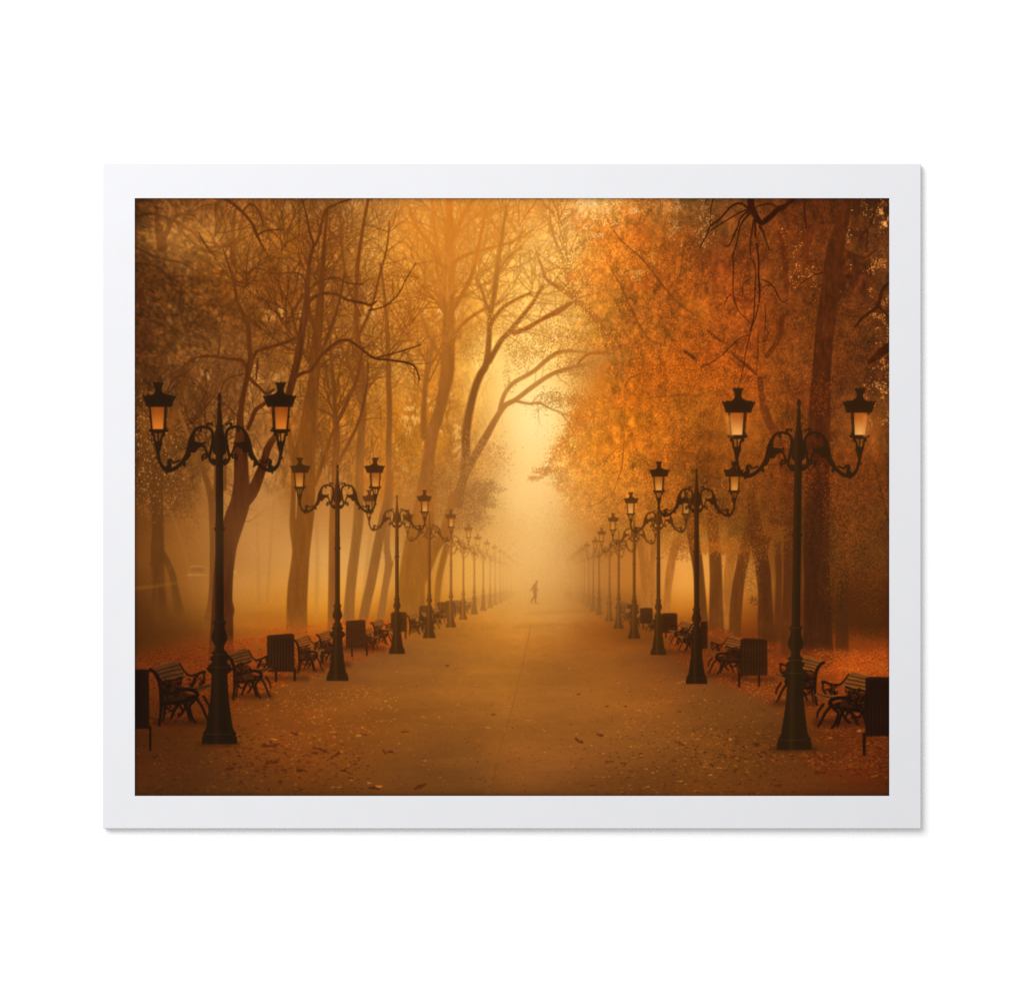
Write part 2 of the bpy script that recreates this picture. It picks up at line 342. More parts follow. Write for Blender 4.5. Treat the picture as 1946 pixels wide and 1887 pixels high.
k = np.clip(wind * 1.3, 0, 0.85)[..., None]; img = img * (1 - k) + blur(img, 1.3) * k
m = Mask()
for L in [[(256,412,3),(290,407,3),(330,420,3),(370,445,2.8),(400,475,2.4),(410,492,2)],[(330,418,2),(360,455,2),(396,482,2)],[(308,470,10),(304,445,8),(299,420,5),(298,395,3.5)],[(312,450,6),(325,425,4),(338,408,3)],[(441,500,5),(442,470,5),(443,430,4),(446,400,2.5)],[(400,470,3),(440,466,3),(470,450,2)],[(256,500,2),(290,505,2),(330,530,1.6),(372,560,1.2)],[(256,470,2.2),(300,490,2),(345,500,1.4),(380,520,1)]]:
    m.line(L); sprout(m, L, 8, 34, 2, 0.8)
m.soften(1.0); ink(m, BASE * F((0.68, 0.6, 0.5)), 0.62)

def halo(x, y, r, col, k, ry=None):
    d2 = ((AX - x) / r) ** 2 + ((AY - y) / (ry or r)) ** 2
    g = (np.exp(-d2) * k)[..., None]
    img[...] = img * (1 - g) + F(col) * g
halo(1016, 790, 74, (255,234,166), 0.72, 84); halo(1000, 660, 80, (255,222,134), 0.4, 90); halo(1015, 930, 80, (250,210,136), 0.4); halo(880, 470, 110, (255,200,96), 0.18)

# ------------------------------------------------ trees: helper
def tree(label, base_col, limbs, own=None, soft=0.8, sp=0, spL=36, depth=2, top=None, bark=0.10, twig_r=0.8, parent=None, alpha=1.0, fade=None):
    """limbs: list of (x,y,r) curves; colour may run to another tone at the top"""
    pid = own or part('tree', label, parent)
    if ('foggy' in label or 'far ' in label) : base_col = tuple(v * 0.9 for v in base_col); top = None if top is None else (tuple(v * 0.93 for v in top[0]), top[1], top[2])
    m = Mask()
    for L in limbs: m.line(L)
    m.soften(soft)
    col = np.broadcast_to(F(base_col), (H, W, 3))
    if top is not None:
        c2, ya, yb = top                                    # tone c2 from height yb upward, base tone below ya
        t = np.clip((ya - AY) / float(ya - yb), 0, 1)[..., None]
        col = F(base_col) * (1 - t) + F(c2) * t
    al = alpha
    if fade is not None:
        ya, yb, lo = fade; al = alpha * (1 - (1 - lo) * np.clip((AY - ya) / float(yb - ya), 0, 1))
    if sp:
        t = Mask()
        for i_, L in enumerate(limbs): sprout(t, L, max(3, int(sp * len(L) / 4)), spL, depth, twig_r, t0=(0.62 if i_ == 0 else 0.3))
        t.soften(max(0.5, soft * 0.8)); ink(t, col, 0.72, pid, thr=0.55)
    ink(m, col, al, pid, tex=bark * BARK)
    return pid
BARK = noise(6, 50, 3) + 0.5 * noise(3, 9, 2)

# far pale trunks and crowns beyond the left row
far_l = [((170,114,50),[(492,1145,3),(490,1060,3),(487,960,2.5)]),((166,110,48),[(508,1140,2.5),(514,1040,2.2),(520,950,2)]),
         ((176,120,54),[(600,1170,4),(603,1060,3.5),(600,960,3)]),((180,124,56),[(690,1150,4),(700,1050,4),(710,960,3)]),
         ((150,100,38),[(370,1130,2),(340,1010,1.5),(300,930,1)]),((160,105,42),[(398,1120,1.2),(390,1060,1),(368,1010,0.7),(340,960,0.5)])]
for c, L in far_l:
    m = Mask().line(L); sprout(m, L, 6, 26, 2, 0.5); m.soften(1.2); ink(m, c, 0.5)

# ------------------------------------------------ the middle trees, far to near
tree('far golden tree rising over the path, many upright boughs', (168,102,34), [
    [(786,1150,9),(806,1060,9),(815,1000,9),(815,900,9),(820,830,11),(832,790,11),(843,745,11),(850,700,13),(852,640,12),(853,580,11),(855,520,10),(854,460,9),(853,400,7),(852,377,6)],
    [(843,510,5),(831,492,5),(816,463,4),(788,425,3),(774,388,2)], [(862,500,3.5),(883,486,3.5),(914,476,2.5),(975,461,1.5)],
    [(860,590,4.5),(889,539,4.5),(902,501,3.5),(914,444,3),(925,390,2.5)], [(855,470,5),(870,430,4),(885,400,4),(900,377,3)],
    [(850,600,4),(838,560,4),(832,520,3),(826,480,3)], [(858,650,4),(880,615,3),(915,590,2.5),(950,575,1.5)], [(846,690,4),(815,640,3),(800,600,2.5),(780,570,1.5)],
    [(838,585,3),(812,510,2),(780,472,1.6),(745,455,1.2),(700,442,0.8)], [(806,830,7),(805,770,5),(812,700,5),(825,640,4)], [(850,545,4),(838,500,3),(826,440,2.5),(820,377,2)]],
    soft=1.5, sp=7, spL=55, depth=3, top=((214,128,38), 740, 440), bark=0.05, twig_r=1.0)
for (x, y, an, spd, n, L) in [(853,500,-1.57,1.5,12,80),(852,560,-1.2,0.8,7,80),(850,570,-2.0,0.8,7,80),(900,500,-1.2,0.9,7,70),(800,480,-1.9,0.9,7,70),(880,430,-1.4,1.2,8,60),(830,430,-1.7,1.2,8,60),(940,470,-1.5,1.2,8,64),(990,470,-1.5,1.4,8,60),(1045,440,-1.5,1.2,7,46)]:
    fan(x, y, an, spd, n, L, 1.3, (206,128,42), 0.5)
fan(850, 640, -0.7, 0.9, 6, 60, 1.2, (188,116,40), .5); fan(850, 650, -2.4, 0.9, 6, 60, 1.2, (180,108,36), .5)
tree('far golden tree leaning right with a forked trunk beside the fog', (156,98,38), [
    [(872,960,7),(884,880,8),(886,815,8),(899,750,7),(911,715,7),(924,690,6.5),(929,640,5),(930,610,4.5),(940,550,4.5),(947,490,4),(955,440,3),(962,390,2)],
    [(929,688,5),(950,650,5),(969,629,5),(990,603,4),(1010,578,3.5),(1033,541,2.5)], [(930,620,4),(950,590,3.5),(975,572,3),(1010,556,2)],
    [(945,520,2.5),(965,490,2),(990,470,1.5)], [(931,600,3),(918,560,2.5),(905,530,2)],
    [(972,632,4),(1000,625,3.5),(1030,606,3),(1079,577,2.5)]],
    soft=1.2, sp=6, spL=50, depth=3, top=((200,128,44), 740, 480), bark=0.05, twig_r=0.9)
tree('far leaning tree whose fork reaches over the bright fog', (160,102,42), [
    [(858,965,6),(889,890,7.5),(921,833,7),(944,792,5.5),(960,770,5),(980,759,4.5),(1010,736,4.5),(1048,711,4),(1083,699,3.5),(1120,690,3),(1165,674,3)],
    [(948,785,4),(957,752,4),(975,728,4),(1014,705,4),(1048,676,4),(1075,667,3),(1130,671,2.5)],
    [(980,762,2.5),(1005,767,2.2),(1024,766,2),(1050,778,1.5),(1080,790,1)], [(1060,780,1.3),(1078,800,1),(1088,826,0.7)]],
    soft=1.0, sp=5, spL=34, depth=2, top=((196,132,56), 880, 740), bark=0.05, twig_r=0.8)
tree('hazy tree arching in from the right behind the orange leaves', (172,98,34), [
    [(1182,712,6),(1174,682,6),(1161,644,6.5),(1140,615,6),(1115,587,6.5),(1094,568,6.5),(1082,548,4.5),(1075,515,3.5),(1069,491,3),(1052,449,2.5),(1045,415,2),(1044,380,1.2)],
    [(1094,571,4),(1068,551,4),(1039,532,3),(1028,505,2),(1018,478,1.2)], [(1086,555,3),(1084,510,2.2),(1085,470,1.2)],
    [(1096,560,3),(1114,535,2),(1124,500,1.2)], [(1098,566,2.2),(1130,558,1.5),(1165,545,1)], [(1086,575,3.5),(1060,594,3),(1033,606,2.6),(995,625,2.5),(976,637,2)],
    [(1160,672,2.5),(1120,672,2.2),(1098,690,2)]],
    soft=1.1, sp=5, spL=34, depth=2, top=((196,132,56), 620, 480), bark=0.05, twig_r=0.8)

# leafy clumps of the far crowns (dark small leaves against the light)
def clump(cx, cy, sx, sy, n, col, a, r=(0.7, 1.9), pid=None):
    k = rs.randint(0, 7, n); ox = rs.randn(7) * sx * 0.6; oy = rs.randn(7) * sy * 0.6
    x = cx + ox[k] + rs.randn(n) * sx * 0.45; y = cy + oy[k] + rs.randn(n) * sy * 0.45
    c = F(col) * rs.uniform(0.85, 1.12, (n, 1)).astype(np.float32)
    dabs(x, y, rs.uniform(r[0], r[1], n), rs.uniform(r[0] * 0.7, r[1] * 0.7, n), rs.uniform(0, 3.1, n), c, rs.uniform(a * 0.4, a, n), pid)
for q in [(1052,762,26,16,420,(178,118,44)),(1100,712,40,14,420,(176,112,42)),(1010,672,26,18,240,(200,140,58)),(1045,640,40,22,420,(205,142,58)),(1090,640,30,20,320,(190,120,42)),
          (975,650,14,40,240,(212,150,66)),(965,720,8,20,110,(190,130,56)),(1000,580,40,30,380,(220,150,60)),(1065,800,14,30,140,(226,168,84)),(930,620,40,30,420,(205,136,48)),(890,640,30,30,340,(190,120,38))]:
    clump(*q, 0.6, pid=CAN_C)
for q in [(1048,640,40,24,420,(196,132,54)),(1010,668,26,20,300,(192,132,56)),(975,650,14,34,240,(204,140,60)),(1095,700,34,16,380,(176,110,42)),(1085,640,30,24,380,(186,114,40)),(1050,760,30,16,380,(172,114,44)),(985,690,10,30,130,(200,140,62)),(1100,760,20,14,220,(170,106,40))]:
    clump(*q, 0.62, (0.7, 1.8), pid=CAN_C)
# fog-dimmed crown low on the centre left
for q in [(850,900,60,50,1300,(166,106,44)),(905,905,30,36,800,(172,112,48)),(890,940,30,16,520,(150,96,42)),(910,965,22,10,300,(146,94,40)),(930,925,18,10,260,(152,98,44)),(780,860,50,50,900,(166,102,34)),(915,860,40,30,520,(190,128,58)),(880,990,22,14,240,(158,102,44)),(720,900,40,40,500,(158,98,36))]:
    clump(*q, 0.5, (0.8, 2.4), pid=CAN_C)
for q in [(918,955,22,12,420,(142,90,38)),(896,985,26,10,380,(146,92,40)),(928,932,16,8,220,(148,96,42)),(870,960,30,24,600,(150,94,38)),(845,930,40,30,700,(156,98,36)),(905,1000,14,8,160,(160,106,48)),(940,880,14,30,240,(196,134,62))]:
    clump(*q, 0.5, (0.7, 2.0), pid=CAN_C)

for q in [(1080,1010,30,36,900,(196,134,60)),(1060,1060,26,26,500,(200,144,72)),(1100,960,30,26,600,(198,130,50)),(955,1000,16,40,420,(208,150,74)),(975,1050,16,26,260,(208,152,80)),(1045,985,12,26,200,(216,160,84))]:
    clump(*q, 0.34, (0.8, 2.4), pid=CAN_C)
# trunks of the left row seen through fog
tree('foggy trunk far behind the second left lamp, slightly bent', (166,106,44), [[(722,1180,7.5),(731,1120,6.5),(738,1075,7),(735,1040,5.5),(736,1000,6),(741,930,6),(738,860,5.5),(740,790,5),(738,720,5),(736,640,4),(730,560,3),(722,500,2)],[(741,1075,5),(742,1070,5)]], soft=1.0, sp=4, spL=40, top=((150,88,28), 940, 760), bark=0.05)
tree('foggy trunk leaning right, left of the third lamp', (156,98,38), [[(690,1176,9),(697,1140,9),(704,1110,9),(717,1040,9),(728,985,8.5),(735,950,7),(740,900,6)]], soft=0.9, bark=0.06)
tree('broad foggy trunk group behind the third and fourth left lamps', (164,100,28), [
    [(778,1165,30),(780,1130,27),(786,1090,21),(791,1040,14),(793,1000,13),(802,940,11),(810,890,10.5),(815,850,9.5),(822,815,9)], [(786,1120,16),(806,1085,12),(822,1050,10),(838,1020,8),(850,985,7),(860,940,6)],
    [(762,1150,10),(766,1090,7),(775,1030,6),(792,960,5)], [(830,1150,5),(834,1100,6),(845,1050,6),(858,1000,6)]], soft=1.3, top=((168,102,38), 1080, 940), bark=0.07)
tree('foggy trunk between the second and third left lamps', (158,100,38), [[(662,1178,11),(665,1130,9.5),(670,1080,9.5),(675,1040,9),(681,985,9.5),(683,900,8),(686,830,7.5),(690,780,6),(688,720,6),(680,650,5),(676,580,4),(680,500,3.5),(690,430,3),(700,377,2)],
    [(690,780,4),(676,740,4),(665,700,3),(640,640,2)], [(680,640,3),(705,585,2.5),(722,520,2),(735,470,1.5),(740,420,1)], [(684,600,3),(660,540,2.5),(650,470,2),(645,400,1.3)]], soft=1.0, sp=6, spL=46, depth=3, top=((134,74,22), 900, 700), bark=0.06)
tree('slender trunk right behind the second left lamp, forked above', (140,82,28), [[(629,1196,7),(630,1120,6.5),(631,1040,6.5),(633,980,7),(637,900,6.5),(639,840,6.5),(638,795,6)],[(638,800,5),(635,760,4),(632,720,3.5),(628,660,2.5),(622,600,1.5)],[(641,800,4),(652,780,4),(663,755,3.5),(675,730,3),(682,700,2),(690,660,1.5)],
    [(644,876,3),(662,842,3),(680,805,2.6),(690,770,2.3),(697,730,2),(700,690,1.5)],[(636,795,2),(618,782,1.8),(590,772,1.3),(570,760,1)]], soft=0.8, sp=8, spL=40, depth=3, top=((112,62,20), 900, 780), bark=0.08)
tree('stout foggy trunk left of the second left lamp', (136,78,22), [
    [(564,1194,20),(564,1150,19.5),(566,1110,19),(569,1080,17.5),(572,1045,17),(572,1010,21),(573,985,23),(575,955,23),(577,900,22),(579,860,20),(582,835,16),(586,790,13),(592,745,10)], [(590,850,10),(590,800,11),(594,740,11),(598,700,10),(602,640,9),(608,580,7),(612,520,5),(616,460,3.5),(622,400,2.5)],
    [(562,930,9),(559,880,6),(552,840,5),(545,790,4)], [(598,920,4),(612,880,4),(622,850,3),(634,815,2)], [(600,690,4),(622,640,3),(640,590,2.5),(655,520,2)], [(604,640,4),(590,600,3),(582,540,2)]],
    soft=0.9, sp=9, spL=44, depth=3, top=((112,60,17), 900, 640), bark=0.09, fade=(1150, 1200, 0.75))
m = Mask().line([(562,985,0.5),(563,955,1.1),(563,930,0.8)]); m.soften(0.6); ink(m, (200,140,66), 0.8)

# far left, deep in the haze
tree('hazy leaning trunk at the far left beside the thick one', (112,66,22), [[(340,1160,10),(334,1130,7.5),(328,1095,6.5),(318,1068,6),(309,1050,5)]], soft=1.0, fade=(1120, 1165, 0.6))
tree('thick hazy trunk at the far left edge', (102,58,18), [[(303,1168,15),(302,1130,12.5),(300,1090,12),(299,1060,13),(300,1000,11),(298,930,12),(296,870,12)],[(300,1075,8),(287,1070,3)],[(298,930,8),(280,860,7),(268,790,5)],[(300,900,7),(322,820,6),(340,760,4),(352,720,3)]], soft=1.2, sp=6, spL=40, fade=(1130, 1172, 0.6))
clump(300, 900, 40, 60, 1500, (96,54,17), 0.4, (0.8, 2.4), pid=CAN_L); clump(345, 900, 26, 60, 700, (104,60,20), 0.4, (0.8, 2.2), pid=CAN_L)
x, y = scatter(area([(256,780),(300,770),(330,830),(345,960),(300,990),(256,960)], 10), 420)
dabs(x, y, rs.uniform(0.6, 2.4, 420), rs.uniform(0.6, 1.8, 420), rs.uniform(0, 3, 420), F((172,118,58)) * rs.uniform(0.75, 1.1, (420, 1)), rs.uniform(0.15, 0.6, 420))
tree('forked foggy tree close behind the first left lamp', (126,74,26), [[(399,1176,12),(403,1145,8.5),(405,1100,7),(405,1040,6.5),(404,990,6.5),(401,945,6.5),(391,908,5.2),(382,882,5),(372,858,4.5),(355,820,3.5),(340,780,2.5)],[(406,950,4.5),(410,915,4),(412,880,4),(416,840,3)],[(427,930,3),(428,880,3),(430,820,2.5)]], soft=0.9, sp=6, spL=36, bark=0.07, fade=(1130, 1180, 0.65))

# ------------------------------------------------ the dark near tree on the left
pid = tree('dark forked tree on the left, sharpest of the bare trees', (78,39,13), [
    [(420,1250,25),(421,1212,22.5),(422,1180,21),(422,1150,19.5),(424,1100,18.5),(428,1060,18.5),(434,1030,18),(446,986,20),(456,955,18.5),(459,925,16)],
    [(459,925,15),(458,881,13.5),(457,853,12.5),(456,814,8),(457,786,5.8),(461,757,5),(469,719,5),(473,700,6.5),(477,681,5.4),(474,663,4.2),(472,625,4.5),(466,606,4),(452,577,3.5),(448,558,2.6),(443,530,2.4),(433,501,1.6),(424,474,1.1)],
    [(466,950,13),(479,935,11),(492,905,9.5),(501,880,7.6),(507,856,7),(514,842,6.5),(527,822,6),(540,780,6),(553,733,7),(560,705,7),(567,675,7),(572,640,7),(578,606,6.8),(583,575,6.2),(584,540,4.6),(586,510,3.6),(592,480,3.2),(597,466,3)],
    [(597,468,2.6),(588,440,2),(580,400,1.6),(573,377,1.3)], [(597,468,2.8),(606,450,2.4),(612,420,2.2),(620,398,2),(640,388,1.6),(666,379,1.4)],
    [(478,684,3.8),(484,675,3.4),(489,667,3.2),(508,661,3.2),(538,652,3),(560,644,3),(570,640,3.2)],
    [(471,704,4),(466,694,3.6),(458,684,3.2),(435,682,2.8),(412,678,2.5),(388,677,2.2),(363,684,1.9),(338,705,1.6),(318,716,1)],
    [(413,678,1.7),(417,655,1.5),(414,628,1.3),(393,608,1.1),(370,587,0.8)], [(414,628,1.1),(424,600,1),(430,590,0.9),(447,574,1.1)],
    [(448,538,1.2),(466,530,1.1),(478,512,1.1),(490,510,1),(520,520,1.2),(560,518,1.3),(575,526,1.6),(582,540,1.8)],
    [(583,577,4.2),(596,565,3.6),(616,558,3.2),(640,560,3),(660,570,2.8),(690,576,2.5),(703,580,2),(716,572,1.4)], [(584,552,2),(600,540,1.8),(616,532,1.8),(640,528,1.6),(660,538,1.3),(690,540,1)],
    [(556,722,3.4),(572,710,3),(590,704,3),(600,690,2.8),(616,670,2.8),(640,651,2.8),(660,646,2.6),(680,658,2.5),(710,680,2.4),(740,684,2),(775,690,1.8),(790,700,1.4),(797,722,1)],
    [(716,680,1.5),(760,668,1.2),(800,655,0.9)], [(700,590,1.5),(730,582,1.2),(756,560,1),(772,530,0.8),(790,500,0.6)],
    [(471,814,4),(479,795,4),(485,780,4),(502,767,3.6),(512,756,3)], [(470,712,3),(480,725,3),(492,735,2.6),(506,748,2.4),(520,740,2)],
    [(352,730,0.9),(380,738,1),(404,752,1.1),(432,772,1.3),(450,790,1.4)], [(340,716,1.2),(370,722,1.3),(388,740,1.2),(396,760,1)], [(418,756,1),(424,730,1),(440,716,1),(462,712,1.2)],
    [(490,700,1.4),(489,680,1.4),(487,720,1.4)], [(377,442,1),(398,478,1.1),(402,482,1.2)], [(423,377,2.8),(440,386,2.8),(462,405,2.8),(480,427,2.8),(488,447,2.8),(500,470,1.6),(515,495,1)],
    [(488,447,2),(508,438,1.6),(540,437,1.3)], [(460,402,1.6),(478,388,1.4),(494,405,1.3),(500,430,1.1)]],
    soft=0.7, sp=7, spL=30, depth=3, top=((98,52,16), 900, 560), bark=0.12, twig_r=0.7)
m = Mask()
for p in [(330,690),(352,680),(376,678),(400,679),(430,684),(360,720),(380,735),(400,748),(430,770),(480,680),(500,664),(530,654),(548,648),(470,640),(470,620),(455,580),(445,540)]:
    for _ in range(5): spray(m, p[0], p[1], rnd.uniform(-2.4, -0.7), rnd.uniform(14, 34), 0.5, 3, 0.45)
for p in [(600,556),(640,560),(670,572),(616,670),(650,652),(690,664),(730,684),(770,690),(660,538),(700,580),(330,716),(380,740),(440,790),(345,735)]:
    for _ in range(5): spray(m, p[0], p[1], rnd.uniform(-2.7, -0.4), rnd.uniform(14, 36), 0.5, 3, 0.45)
m.soften(0.6); ink(m, (96,52,18), 0.62)
m = Mask().line([(440,1142,1.5),(442,1152,2.2),(443,1160,2.4),(441,1172,1.5)]); m.soften(0.7); ink(m, (84,42,14), 1, pid)

# ------------------------------------------------ right side: leaf masses
edge = Mask().poly(can_r, 1).m; nse = noise(30, 30, 3)
tt = np.clip((720 - AY) / 120, 0, 1); dens = blur(edge, 6) * (1 - tt) + blur(edge, 34) * tt * np.clip(0.6 + nse, 0.1, 1)
lowfade = np.clip((1040 - AY) / 70, 0, 1)
nr = noise(34, 26, 3); nr2 = noise(90, 70, 3)
warm = np.clip((1500 - AX) / 300, 0, 1)
x, y = scatter(dens * lowfade * np.clip(0.5 + nr, 0, 1), 46000); n = len(x)
c = tone(x, y, 0.64, 1.06)
dabs(x, y, rs.uniform(0.7, 2.1, n), rs.uniform(0.5, 1.2, n), rs.uniform(0.6, 2.9, n), c, rs.uniform(0.25, 0.75, n), None)
x, y = scatter(dens * lowfade * np.clip(0.35 + nr2 + 0.5 * nr, 0, 1), 32000); n = len(x)
w = at(warm, x, y)[:, None]; c = at(BASE, x, y) * rs.uniform(1.04, 1.42, (n, 1)) + F((14, 5, 0)) * rs.rand(n, 1) * (0.4 + w)
dabs(x, y, rs.uniform(0.7, 2.1, n), rs.uniform(0.5, 1.2, n), rs.uniform(0.6, 2.9, n), np.clip(c, 0, 255), rs.uniform(0.2, 0.75, n), None)
# ragged leafy edge of the canopy against the fog
for (cx, cy, sx, sy, k) in [(1010,908,12,3,70),(1030,893,14,6,110),(1050,884,16,10,200),(1062,866,14,12,220),(1075,842,12,14,220),(1088,818,14,14,260),(1102,792,14,14,260),(1122,766,18,14,300),(1148,742,18,14,300),(1066,905,10,12,120),(1062,924,8,8,60),(1092,925,20,20,300),(1085,880,18,20,300),(1120,860,24,30,420)]:
    clump(cx, cy, sx, sy, k, (208,118,30) if cx > 1055 else (204,122,42), 0.7, (0.8, 2.2), pid=CAN_R)
for (cx, cy, sx, sy, k, c) in [(1090,870,30,40,1300,(214,128,40)),(1110,820,26,40,1100,(212,122,34)),(1075,900,24,22,700,(216,134,48)),(1125,930,34,30,1000,(210,126,38)),(1095,960,24,20,500,(208,132,50)),(1140,790,30,36,1000,(206,112,26)),(1055,893,18,10,260,(196,112,36)),(1030,897,16,7,160,(192,112,40)),(1012,907,14,4,90,(186,112,44)),(1072,846,12,12,220,(196,112,34)),(1098,800,14,14,260,(194,108,32)),(1118,772,14,12,220,(190,106,32)),(1064,918,8,10,90,(196,116,44)),(1140,420,26,16,300,(222,122,36)),(1130,470,30,20,380,(222,120,30)),(1110,505,20,18,260,(222,122,34)),(1095,525,14,10,140,(220,126,40)),(1150,520,30,24,380,(214,112,26)),(1185,450,34,24,420,(212,108,26)),(1135,560,22,22,260,(206,122,36)),(1240,440,40,30,420,(200,100,24))]:
    clump(cx, cy, sx, sy, k, c, 0.5, (0.8, 2.2))
clump(1200, 780, 60, 60, 1500, (222,118,20), 0.38); clump(1160, 860, 50, 40, 1200, (218,124,22), 0.38); clump(1240, 720, 60, 50, 1200, (214,96,12), 0.38); clump(1290, 650, 50, 60, 1000, (206,88,14), 0.34)
clump(1150, 905, 40, 26, 700, (216,128,30), 0.35); clump(1260, 830, 50, 40, 900, (206,104,16), 0.3); clump(1380, 760, 70, 60, 900, (176,84,14), 0.3); clump(1350, 620, 50, 80, 700, (182,84,18), 0.3)
# olive shade clumps
for (cx, cy, s, k) in [(1280,760,26,260),(1300,880,30,320),(1270,900,26,260),(1460,590,14,160),(1500,640,18,160),(1330,900,30,300),(1400,880,26,260),(1440,880,22,260),(1660,860,26,200),(1420,940,26,260)]:
    clump(cx, cy, s, s, k, (122,70,15), 0.3)
# little windows of sky between the leaves
def glints(pts, n, col, a=0.8, r=(0.4, 1.5), soft=5):
    d = area(pts, soft) * np.clip(noise(12, 12, 2) * 2.4, 0, 1) ** 2
    x, y = scatter(d, n)
    dabs(x, y, rs.uniform(r[0], r[1], n), rs.uniform(r[0], r[1], n), rs.uniform(0, 3, n), F(col) * rs.uniform(0.8, 1.06, (n, 1)), rs.uniform(a * 0.3, a, n))
glints([(1620,377),(1690,377),(1690,460),(1650,420)], 220, (178,120,58), 0.55)
glints([(1600,400),(1640,400),(1620,470),(1600,560),(1600,480)], 110, (200,150,84))
glints([(1650,500),(1690,480),(1690,800),(1655,700)], 520, (190,128,58))
glints([(1690,380),(1690,450),(1674,420),(1672,395)], 90, (198,146,84), 0.7, (0.8, 2.4), 2)
glints([(1480,430),(1520,430),(1560,560),(1500,540),(1470,480)], 120, (206,140,60))
glints([(1330,390),(1355,390),(1355,470),(1330,480)], 110, (222,160,80))
glints([(1250,377),(1340,377),(1330,440),(1280,480)], 240, (232,170,90))
glints([(1085,377),(1230,377),(1200,420),(1130,470)], 420, (250,206,136), 0.7)
glints([(1170,480),(1250,470),(1230,540),(1190,540)], 220, (240,176,80), 0.7)
glints([(1480,520),(1560,500),(1550,560),(1490,540)], 100, (180,110,40))
glints([(1400,1020),(1440,900),(1420,880),(1340,900),(1340,1040)], 500, (196,124,44), 0.55)
glints([(1420,900),(1500,900),(1480,1040),(1410,1040)], 260, (186,112,36), 0.5)
glints([(1640,720),(1690,720),(1690,830),(1650,800)], 160, (206,150,80), 0.7)

# pale trunks deep in the right-hand fog
tree('pale trunk right of the fourth right lamp', (168,102,36), [[(1228,1155,9),(1226,1110,9),(1223,1060,9),(1219,1035,9),(1214,1005,8)],[(1240,1155,6),(1239,1080,6),(1242,1030,5)]], soft=1.1, fade=(1100, 1160, 0.75))
tree('pale slanting trunk between the second and third right lamps', (172,104,36), [[(1266,1166,6.5),(1268,1130,6.5),(1271,1097,7.5),(1277,1060,7.5),(1285,1030,7),(1290,1005,6)]], soft=1.0)
tree('pale trunk in the gap right of the second right lamp', (164,98,32), [[(1381,1188,8),(1382,1140,9),(1384,1095,9.5),(1388,1060,9),(1392,1030,9)]], soft=1.0)
tree('brown trunk hidden behind the second right lamp', (104,58,18), [[(1341,1232,13),(1334,1180,11),(1330,1130,10.5),(1326,1080,10),(1320,1040,11),(1314,1000,11),(1310,960,9)]], soft=0.9, top=((112,60,16),1060,980))
tree('brown trunk just right of the second right lamp', (106,58,18), [[(1361,1204,14.5),(1360,1150,13),(1360,1100,12),(1358,1050,11.5),(1354,1000,11),(1350,960,9)]], soft=0.9)
tree('brown trunk leaning left above the middle right bin', (102,54,16), [[(1396,1210,11),(1397,1170,11.5),(1401,1120,11.5),(1408,1080,11),(1414,1050,10.5),(1422,1010,9),(1428,970,7)]], soft=0.9)
tree('dark trunk above the middle right bin, spreading at its foot', (84,43,14), [[(1458,1222,18),(1454,1180,15),(1453,1130,13),(1450,1090,14),(1445,1060,14),(1440,1030,14),(1434,990,12),(1428,950,9)],[(1447,1060,7),(1462,1010,6),(1470,960,5)]], soft=0.8, fade=(1200, 1228, 0.7))
tree('dark trunk left of the first right lamp', (88,45,15), [[(1494,1234,12),(1494,1180,9),(1496,1120,8.5),(1497,1060,8.5),(1500,1000,10),(1500,960,11),(1494,910,11),(1485,860,10),(1473,824,10),(1462,805,8),(1452,780,8),(1448,760,6),(1444,720,5)]], soft=0.8, fade=(1205, 1240, 0.7))
tree('slim dark trunk behind the right-hand benches', (84,44,14), [[(1476,1210,7),(1478,1150,6),(1479,1090,6),(1476,1030,6)]], soft=1.0, alpha=0.8)
tree('broken dark bough high among the orange leaves', (84,40,12), [[(1478,440,3),(1486,465,5),(1492,500,5.5),(1493,548,4.5)],[(1487,600,5),(1480,635,5.5),(1472,656,5),(1455,678,4)],[(1390,670,2),(1410,688,3),(1425,700,3.2),(1436,712,2)],[(1532,400,2),(1532,470,4),(1534,500,3)],[(1344,628,2),(1358,640,3),(1370,648,2)],[(1301,668,2.6),(1312,676,3),(1322,684,2)]], own=CAN_R, soft=0.9, alpha=0.8)
tree('tallest and darkest trunk at the right, behind the first right lamp', (66,33,12), [
    [(1553,1246,31),(1553,1215,28),(1553,1160,26),(1552,1100,24),(1551,1050,24.5),(1552,1000,24),(1553,960,23.5),(1553,890,22.5),(1556,800,21),(1558,740,19),(1561,700,17.5),(1567,625,18),(1573,585,18.5),(1578,549,18),(1583,500,17),(1588,470,16.5),(1597,434,13),(1606,400,10),(1614,377,8)],
    [(1582,520,6),(1602,498,4),(1615,486,4),(1632,510,3.2)],[(1596,470,4),(1612,480,3),(1640,490,2.4),(1664,476,1.6)]],
    soft=0.8, top=((72,37,12), 800, 500), bark=0.16, fade=(1215, 1250, 0.65))
clump(1560, 760, 22, 30, 260, (130,60,16), 0.5); clump(1570, 1010, 20, 40, 160, (110,54,14), 0.4)
tree('dim trunk right of the tallest one', (70,37,12), [[(1600,1242,13),(1599,1190,11.5),(1600,1130,11),(1602,1090,7),(1604,1040,5),(1606,980,4)]], soft=1.0, fade=(1190, 1245, 0.6))
